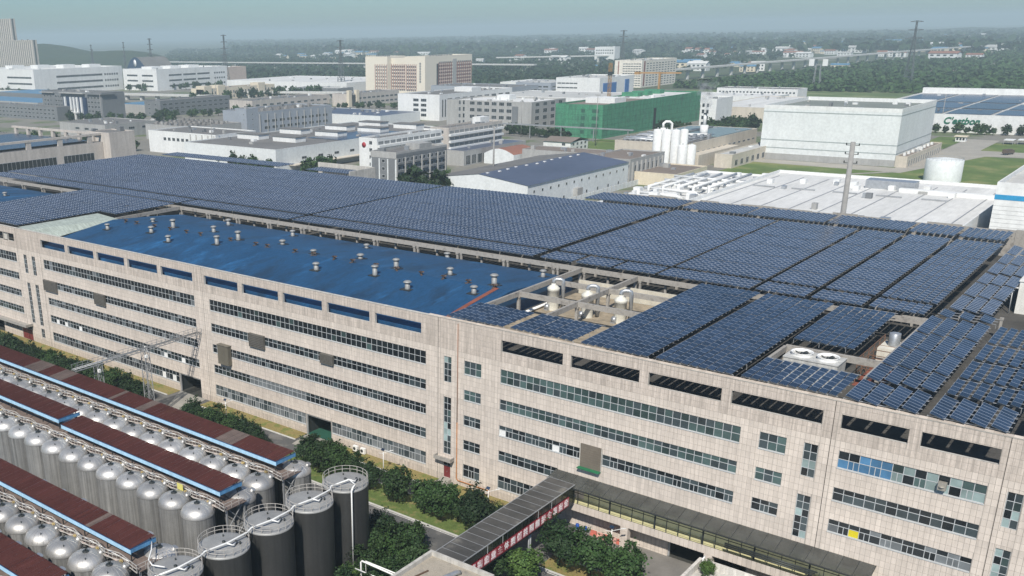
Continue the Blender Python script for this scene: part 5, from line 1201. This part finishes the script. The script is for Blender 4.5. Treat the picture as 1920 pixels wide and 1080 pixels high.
for i in range(3): boxpart(t,'window',F_dark,.6+1.8*i,1.8+1.8*i,-.05,-.01,1,2.6)
for i,(x,y) in enumerate(((-9,618),(-2,622),(4,626))):
    t = thing('car_shelter', 'white car shelter by the sign warehouse, %s from left' % ordn(i), 'shelter', (x,y,0)); boxpart(t,'canopy',W_white,0,5.5,0,9,2.6,2.9)
    for dx,dy in ((.2,.2),(5,.2),(.2,8.6),(5,8.6)): boxpart(t,'post',M_steel,dx,dx+.2,dy,dy+.2,0,2.6)
# vehicles
def vehicle(x, y, rz, label, kind, paint):
    t = thing('parked_'+kind, label, kind, (x,y,.09), 'vehicles on the estate', rz)
    L, W_, H_ = ((4.4,1.8,1.45) if kind == 'car' else (8.5,2.5,3.2))
    mb = MB()
    if kind == 'car':
        mb.box(-L/2,L/2,-W_/2,W_/2,.3,.8); n = len(mb.v); mb.v += [(-1.6,-.85,.8),(1.1,-.85,.8),(1.1,.85,.8),(-1.6,.85,.8),(-1.2,-.7,H_),(.5,-.7,H_),(.5,.7,H_),(-1.2,.7,H_)]
        for q in ((4,5,6,7),(0,1,5,4),(1,2,6,5),(2,3,7,6),(3,0,4,7)): mb.f.append(tuple(n+k for k in q)); mb.m.append(0); mb.sm.append(False)
    else: mb.box(-L/2,L/2-2.2,-W_/2,W_/2,.9,H_); mb.box(L/2-2.1,L/2,-W_/2+.1,W_/2-.1,.5,2.5)
    mb.build('body', paint, t)
    mb = MB()
    if kind == 'car': mb.box(-1.25,.65,-.80,.80,.95,1.33)
    else: mb.box(L/2-.9,L/2+.03,-W_/2+.2,W_/2-.2,1.5,2.3)
    mb.build('windows', F_dark, t)
    for wx in (-L*.3, L*.32):
        for wy in (-W_/2, W_/2-.2): mb = MB(); mb.tube([(wx,wy,.35),(wx,wy+.2,.35)],.34,12); mb.build('wheel', M_black, t)
vehicle(2.6,562,1.2,'dark lorry parked on the access road by the lawn','lorry',mat('truck_brown', (.10,.075,.06), .5))
for i, (x, y) in enumerate([(-690,452),(-680,455),(-670,458),(-688,462),(-676,466),(-664,470)]): vehicle(x,y,.3+i*.02,'parked car in front of the dark grey long office, %s from left' % ordn(i),'car',mat('car_white' if i%2 else 'car_grey', (.7,.7,.7) if i%2 else (.15,.16,.17), .3))
# -- tiled factory at the left edge behind the solar roof
t = bld('left_tiled_factory', 'beige tiled factory with frame parapet and solar roof at left', -420,-318,60,153,28, W_tile, R_grey, [('R',1,[19.],24,4.4,.02,.02+.28),('R',1,[19.],36,4.4,.33,.72),('R',1,[19.],17,4.4,.75,.95)], par=0)
boxpart(t,'roof_solar_field',M_cellfar,30,98,6,88,28.6,28.9)
for i in range(6): boxpart(t,'parapet_pier',W_tile,100.2,101.2,3+16.5*i,5.5+16.5*i,28,31.2)
boxpart(t,'parapet_beam',W_tile,100.1,101.4,0,93,31.2,32.2); boxpart(t,'parapet_beam',W_tile,20,100,92,93.5,31.2,32.2)
for i in range(7): boxpart(t,'parapet_pier',W_tile,22+12*i,24+12*i,92.1,93.4,28,31.2)
bld('tiled_stair_tower', 'blank tiled stair tower at the end of the left factory', -331,-312,153.2,168,32, W_tile, R_grey, par=.5)
# ------------------------------------------------------------------ poles, pylons, cranes, viaducts
M_polec = mat('pole_concrete', (.27,.265,.255), .85, var=.12, scale=1.)
def pole(x, y, h, label, r=.42, arms=2):
    t = thing('utility_pole', label, 'pole', (x,y,0), 'utility poles'); MB().tube([(0,0,0),(0,0,h)], r, 10, r1=r*.7).build('shaft', M_polec, t)
    for k in range(arms):
        mb = MB(); mb.bar((-1.6,0,h-.8-2.2*k),(1.6,.2,h-.8-2.2*k),.14)
        for dx in (-1.5,1.5): mb.lathe([(.12,0),(.16,.3),(.1,.5)],8,(dx,0,h-.75-2.2*k))
        mb.build('crossarm', M_dkmetal, t)
    return t
pole(27.8,139.2,48,'thick concrete pole rising behind the solar roof in front of the white hall',.85,3)
pole(-171,276,32,'concrete pole standing before the blue gable warehouse',.5,2)
for x,y,h,l in ((-395,287,26,'slim pole before the pale tiled factory'),(-640,372,30,'slim pole before the columned office'),(-300,505,26,'white pole before the netted building'),(-225,480,34,'tall thin pole beside the white pump house'),(-60,690,26,'pole before the sign warehouse'),(-755,600,32,'thin pole before the portal office')): pole(x,y,h,l,.3,1)
M_pyl = mat('pylon_steel', (.10,.115,.125), .7, .2)
def pylon(x, y, h, label, w_=7, arms=3, kind='pylon'):
    t = thing('power_pylon', label, kind, (x,y,0), 'power pylons on the plain'); mb = MB(); q = [(-1,-1),(1,-1),(1,1),(-1,1)]
    n = 9
    for k in range(n):
        f0 = w_/2*(1-.86*min(1,(k/n)*1.25)); f1 = w_/2*(1-.86*min(1,((k+1)/n)*1.25)); z0, z1 = h*k/n, h*(k+1)/n
        for (ax,ay),(bx,by) in zip(q,q[1:]+q[:1]):
            mb.bar((ax*f0,ay*f0,z0),(ax*f1,ay*f1,z1),.7); mb.bar((ax*f0,ay*f0,z0),(bx*f1,by*f1,z1),.4); mb.bar((ax*f1,ay*f1,z1),(bx*f1,by*f1,z1),.4)
    mb.build('lattice', M_pyl, t)
    for k in range(arms):
        z = h*(.98-.13*k); L = w_*(.75+.16*k); mb = MB()
        for s in (-1,1): mb.bar((0,0,z),(s*L,0,z+.4),.6); mb.bar((0,0,z+1.6),(s*L,0,z+.4),.5)
        mb.build('crossarm', M_pyl, t)
pylon(-1150,960,76,'tallest lattice pylon left of the hotel',9,4); pylon(-1450,1040,72,'lattice pylon above the arched hall',9,4); pylon(-838,896,66,'lattice pylon beside the cream hotel',9,3); pylon(-1640,1040,62,'pylon with wide arms at the far left',5,5); pylon(-1560,1060,66,'second wide armed pylon at the far left',5,5)
pylon(-700,1450,70,'hazy pylon above the white bridge',9,3); pylon(-224,1300,76,'hazy pylon in the forest at the right',10,3); pylon(-1950,1250,48,'faint pylon on the left hill',6,3)
t = thing('floodlight_mast', 'mast with two white square boards in the forest', 'mast', (-296,1168,0)); mb = MB()
for s in (-1,1): mb.bar((4*s,0,0),(2.5*s,0,28),.6); mb.bar((4*s,6,0),(2.5*s,2,28),.6)
mb.build('legs', M_steel, t)
for s in (-1,1): boxpart(t,'board',W_white,s*8-3,s*8+3,-.4,.4,26,34)
t = thing('tower_crane', 'yellow tower crane standing in the netted building', 'crane', (-300,640,0)); mb = MB()
for k in range(12):
    for (ax,ay),(bx,by) in zip(((-1,-1),(1,-1),(1,1),(-1,1)),((1,-1),(1,1),(-1,1),(-1,-1))): mb.bar((ax,ay,4*k),(ax,ay,4*k+4),.3); mb.bar((ax,ay,4*k),(bx,by,4*k+4),.18)
mb.build('mast', mat('crane_yellow', (.34,.20,.08), .6), t); mb = MB(); mb.box(-1.4,1.4,-1.4,1.4,38,41); mb.build('cab', M_dkmetal, t)
t = thing('tower_crane', 'low flat-top crane before the white slab block', 'crane', (-330,800,0)); mb = MB(); mb.bar((0,0,0),(0,0,34),1.8); mb.build('mast', MATS['crane_yellow'], t); mb = MB(); mb.bar((-22,-4,33),(20,4,33),1.2,1.4); mb.box(-24,-19,-6,-2,31.5,34); mb.build('jib', MATS['crane_yellow'], t)
M_via = mat('viaduct_concrete', (.50,.50,.48), .9)
def viaduct(pts, z, label, name='viaduct', step=45, wd=11):
    t = thing(name, label, 'bridge')
    for a, b in zip(pts, pts[1:]):
        mb = MB(); mb.bar((a[0],a[1],z),(b[0],b[1],z),wd,2.4); mb.build('deck', M_via, t)
        L = math.dist(a,b); n = max(1,int(L/step))
        for k in range(n):
            f = (k+.5)/n; x, y = a[0]+(b[0]-a[0])*f, a[1]+(b[1]-a[1])*f; mb = MB(); mb.box(x-1.6,x+1.6,y-2.5,y+2.5,0,z-1.2); mb.build('pier', M_via, t)
viaduct([(-535,1250),(-528,1296),(-493,1710),(-447,2240),(-353,3032),(-150,4400)],15,'long pale railway viaduct curving away to the right'); viaduct([(-2300,1530),(-1770,1514),(-1304,1507),(-900,1500)],12,'low viaduct behind the white warehouse at left')
viaduct([(-1207,1828),(-993,1985)],14,'white road bridge in the middle distance',step=60); bld('bridge_house', 'small pale block at the end of the white bridge', -1035,-985,1975,2000,32, W_white, R_light, [('F',8,[18,24],3.5,3,.05,.95)], par=1)
viaduct([(-860,730),(-700,780)],7,'elevated road edge in front of the white warehouse',step=25,wd=8); viaduct([(-1300,600),(-960,640),(-830,660)],7,'elevated road edge in front of the white plant',step=25,wd=10)
t = thing('boundary_wall', 'pale panelled boundary wall beside the gable warehouse', 'wall', (-124,262,0))
for i in range(26): boxpart(t,'wall_panel',W_cool,-.12,.12,4.3*i,4.3*i+4.1,0,2.6)
for i in range(27): boxpart(t,'wall_post',W_grey,-.22,.22,4.3*i-.2,4.3*i-.003,0,2.9)
t = thing('pipe_bridge', 'overhead pipe bridge crossing before the concrete building', 'pipe bridge', (-318,500,0)); boxpart(t,'deck',M_steel,0,110,0,2,9,9.8)
for i in range(5): boxpart(t,'post',M_steel,2+26*i,2.5+26*i,.5,1.,0,9)
# ================================================================== vegetation of the plain, far houses, hills
rb = random.Random(77)
CRF = [crown_mesh(1,.9,46,12,.34,s,m_) for s, m_ in ((21,M_leaf),(22,M_leafd),(23,M_leaf))]
def ftree(x, y, r, label, group, h=None, name='tree'):
    t = thing(name, label, 'tree', (x,y,0), group, rz=rb.uniform(0,6)); h = h or r*.8
    link('trunk', TR, t, sc=(r,r,h)); link('crown', rb.choice(CRF), t, (0,0,h*.7+r*.6), sc=(r,r,r*rb.uniform(.9,1.25)))
def trow(pts, label, group, r=(3,5), name='tree'):
    for i, (x, y) in enumerate(pts): ftree(x, y, rb.uniform(*r), label % ordn(i), group, name=name)
def along(a, b, n, j=3): return [(a[0]+(b[0]-a[0])*(k+.5)/n+rb.uniform(-j,j), a[1]+(b[1]-a[1])*(k+.5)/n+rb.uniform(-j,j)) for k in range(n)]
trow(along((-198,262),(-185,262),3,2),'dark tree before the gable warehouse wall, %s from left','trees at the gable warehouse',(4,5.5))
trow([(-186,232),(-172,232)],'round tree poking above the solar roof edge, %s from left','trees behind the solar roof',(6.5,8))
trow([(-282,262),(-276,266),(-270,262)],'dark tree left of the grey dormitory, %s from left','trees behind the solar roof',(5,6.5))
trow(along((-320,520),(-260,505),14,2),'bush along the netted building foot, %s from left','bushes by the netted building',(2.5,4))
trow(along((-105,676),(40,676),22,3),'palm-like tree before the sign warehouse, %s from left','trees before the sign warehouse',(2.4,4))
trow(along((-760,415),(-640,455),14,5),'tree in front of the dark grey offices, %s from left','trees by the offices',(3,4.5))
trow(along((-700,470),(-640,560),14,4),'tree along the dark long office, %s from left','trees along the long office',(3,4.5))
trow(along((-640,640),(-540,700),22,8),'shrub in the garden of the portal office, %s from left','garden of the portal office',(2.2,3.6))
trow(along((-1150,765),(-1040,860),14,4),'conifer in front of the white plant, %s from left','trees by the white plant',(4,6))
trow(along((-1330,625),(-1190,660),12,4),'tree in front of the far left white plant, %s from left','trees by the far left plant',(4,6))
trow(along((-860,640),(-790,800),16,6),'tree behind the classical block, %s from left','trees by the classical block',(4,7))
trow(along((-215,560),(-160,650),22,9),'tree between netted building and process plant, %s from left','trees by the process plant',(3.5,6))
trow(along((-400,285),(-300,250),12,4),'tree by the pale tiled factory, %s from left','trees by the tiled factory',(3.5,5))
trow(along((-640,250),(-470,300),16,8),'tree in the yard left of the pale tiled factory, %s from left','trees left of the tiled factory',(3,5))
sheet('meadow', [(-420,1010),(120,960),(260,1260),(-60,1150),(-420,1090)], mat('meadow_green', (.11,.16,.055), .95, var=.3, scale=.02, col2=(.17,.19,.09), mix2=(.45,.65)), .06)
sheet('grass_bank', rect(-242,-180,420,520), M_lawn, .05)
# woods of the plain: nobody could count these
def wood(name, label, n, fn, m_, ls=(2.4,4.2), k=9, seed=5):
    r = random.Random(seed); mb = MB()
    for i in range(n):
        x, y, R_ = fn(r)
        for q in range(k):
            u, th = r.uniform(-.2,1), r.uniform(0,6.283); s = math.sqrt(1-u*u)
            p = Vector((x+R_*s*math.cos(th), y+R_*s*math.sin(th), R_*.7+R_*.8*u))
            nn = (Vector((s*math.cos(th),s*math.sin(th),u+.3))+Vector((r.gauss(0,.4),r.gauss(0,.4),r.gauss(0,.4)))).normalized()
            a = nn.cross(Vector((r.gauss(0,1),r.gauss(0,1),r.gauss(0,1)))).normalized(); b = nn.cross(a); w_ = R_*r.uniform(.45,.8)
            mb.face([p-a*w_, p-b*w_*.8, p+a*w_, p+b*w_])
    o = mb.build(name, m_); tag(o, label, 'woodland', kind='stuff')
def dist_ok(x, y): return True
def f1(r):
    y = 1105+(r.random()**1.5)*1700; x = -460+(y-1000)*.02+r.uniform(0,1)*(560+(y-1000)*.55)
    return x, y, r.uniform(2.6,5.2)
def f2(r):
    y = 1080+(r.random()**1.3)*2400; x = -540-(y-1000)*.12-r.uniform(0,1)*(900+(y-1000)*1.1)
    return x, y, r.uniform(3,6.5)
def f3(r):
    y = 2600+(r.random()**1.2)*4200; x = r.uniform(-1.15,.22)*y
    return x, y, r.uniform(9,18)
wood('woodland', 'green wood filling the plain at the right', 9500, f1, M_leaf, seed=5)
wood('woodland', 'hazy wood behind the estate at the left', 8000, f2, M_leafd, seed=6)
wood('woodland', 'far hazy woods near the horizon', 5200, f3, M_leafd, k=6, seed=7)
def f4(r):
    a = r.random(); return -2100-a*1500+r.gauss(0,60), 1500+r.uniform(-250,500), r.uniform(8,16)
# hills
def hill(name, x, y, rx, ry, h, m_):
    mb = MB(); n = 26
    P = [[(x+rx*(2*i/n-1), y+ry*(2*j/n-1)) for j in range(n+1)] for i in range(n+1)]
    def z(px, py): d = ((px-x)/rx)**2+((py-y)/ry)**2; return max(-1, h*(1-d)*(.85+.25*math.sin(px*.013+py*.007)+.12*math.sin(px*.031-py*.02))-1) if d < 1 else -1
    for i in range(n):
        for j in range(n): mb.face([(*p, z(*p)) for p in (P[i][j],P[i+1][j],P[i+1][j+1],P[i][j+1])], 0, True)
    tag(mb.build(name, m_), kind='structure')
M_hill = mat('wooded_hill', (.035,.055,.022), .95, var=.35, scale=.03, col2=(.02,.035,.016), bump=1., bscale=.2)
hill('hill', -2470, 1500, 430, 300, 58, M_hill); hill('hill', -200, 6800, 3200, 700, 30, M_hill); hill('hill', -4200, 6500, 2600, 800, 28, M_hill); hill('hill', 900, 5600, 1500, 600, 26, M_hill)
# far houses
hm = []
for wl_, rf in ((W_white,R_light),(W_white,R_red),(W_cream,R_bluer),(W_white,R_white)):
    mb = MB(); mb.box(-7,7,-5,5,0,8,0,skip='tb'); mb.face([(-7.5,-5.5,8),(7.5,-5.5,8),(7.5,0,10.5),(-7.5,0,10.5)],1); mb.face([(-7.5,0,10.5),(7.5,0,10.5),(7.5,5.5,8),(-7.5,5.5,8)],1); mb.face([(7,-5,8),(7,5,8),(7,0,10.4)]); mb.face([(-7,5,8),(-7,-5,8),(-7,0,10.4)])
    for i in range(4):
        for z in (1.5,5): mb.box(-6+3.2*i,-4.4+3.2*i,-5.06,-5.01,z,z+1.7,2)
    hm.append(mb.mesh('far_house', [wl_, rf, F_dark]))
cl = [(rb.uniform(-1.1,.2)*y, y) for y in [rb.uniform(1700,5200) for _ in range(30)]]
for i in range(295):
    c = rb.choice(cl); x, y = c[0]+rb.gauss(0,130), c[1]+rb.gauss(0,90)
    if y < 1400: continue
    s = rb.uniform(.8,2.2)
    o = link('far_house', rb.choice(hm), None, (x,y,0), rz=rb.uniform(-.4,.4), sc=(s*rb.uniform(.8,1.8),s,s*.8)); tag(o, 'small pale far-off house scattered among the hazy woods', 'house', 'far houses on the plain')
# ------------------------------------------------------------------ steam from the process plant chimney
mb = MB(); rs = random.Random(3)
n1, n2 = 14, 18
for_prof = [(2.2+4.2*(i/n1)**.8*(1+.25*math.sin(i*1.7)), 26+1.35*i, .55*i) for i in range(n1+1)]
k0 = 0
for r_, z_, dx_ in for_prof:
    for k in range(n2):
        a = 6.283*k/n2; q = r_*(1+.18*math.sin(3*a+z_*.6)+.1*math.sin(5*a-z_)); mb.v.append((-142.2-dx_*.6+q*math.cos(a), 460.5+dx_+q*math.sin(a), z_))
for i in range(n1):
    for k in range(n2): mb.f.append((i*n2+k, i*n2+(k+1)%n2, (i+1)*n2+(k+1)%n2, (i+1)*n2+k)); mb.m.append(0); mb.sm.append(True)
mb.f.append(tuple(range(n2))[::-1]); mb.m.append(0); mb.sm.append(False); mb.f.append(tuple(n1*n2+k for k in range(n2))); mb.m.append(0); mb.sm.append(False)
sm_ = bpy.data.materials.new('steam'); sm_.use_nodes = True; nt = sm_.node_tree; nt.nodes.remove(nt.nodes['Principled BSDF'])
pv = nt.nodes.new('ShaderNodeVolumePrincipled'); pv.inputs['Color'].default_value = (.95,.97,1,1); pv.inputs['Density'].default_value = .075
nz = nt.nodes.new('ShaderNodeTexNoise'); nz.inputs['Scale'].default_value = .28; gp = nt.nodes.new('ShaderNodeNewGeometry'); nt.links.new(gp.outputs['Position'], nz.inputs['Vector'])
mr = nt.nodes.new('ShaderNodeMapRange'); mr.inputs[1].default_value = .45; mr.inputs[2].default_value = .7; mr.inputs[4].default_value = .22; nt.links.new(nz.outputs['Fac'], mr.inputs[0]); nt.links.new(mr.outputs[0], pv.inputs['Density'])
nt.links.new(pv.outputs[0], nt.nodes['Material Output'].inputs['Volume'])
o = mb.build('steam_plume', sm_); tag(o, 'white steam plume rising from the chimney of the process plant', 'steam', kind='stuff')
# ================================================================== haze
mb = MB(); mb.box(-14100,9100,-1600,14100,-1.5,128); hz = mb.mesh('haze', [])
hm_ = bpy.data.materials.new('haze'); hm_.use_nodes = True; nt = hm_.node_tree; nt.nodes.remove(nt.nodes['Principled BSDF'])
pv = nt.nodes.new('ShaderNodeVolumePrincipled'); pv.inputs['Color'].default_value = (.76,.95,1.0,1); pv.inputs['Density'].default_value = .00020; pv.inputs['Anisotropy'].default_value = 0.0
nt.links.new(pv.outputs[0], nt.nodes['Material Output'].inputs['Volume'])
hz.materials.append(hm_); o = link('haze', hz); tag(o, kind='stuff')
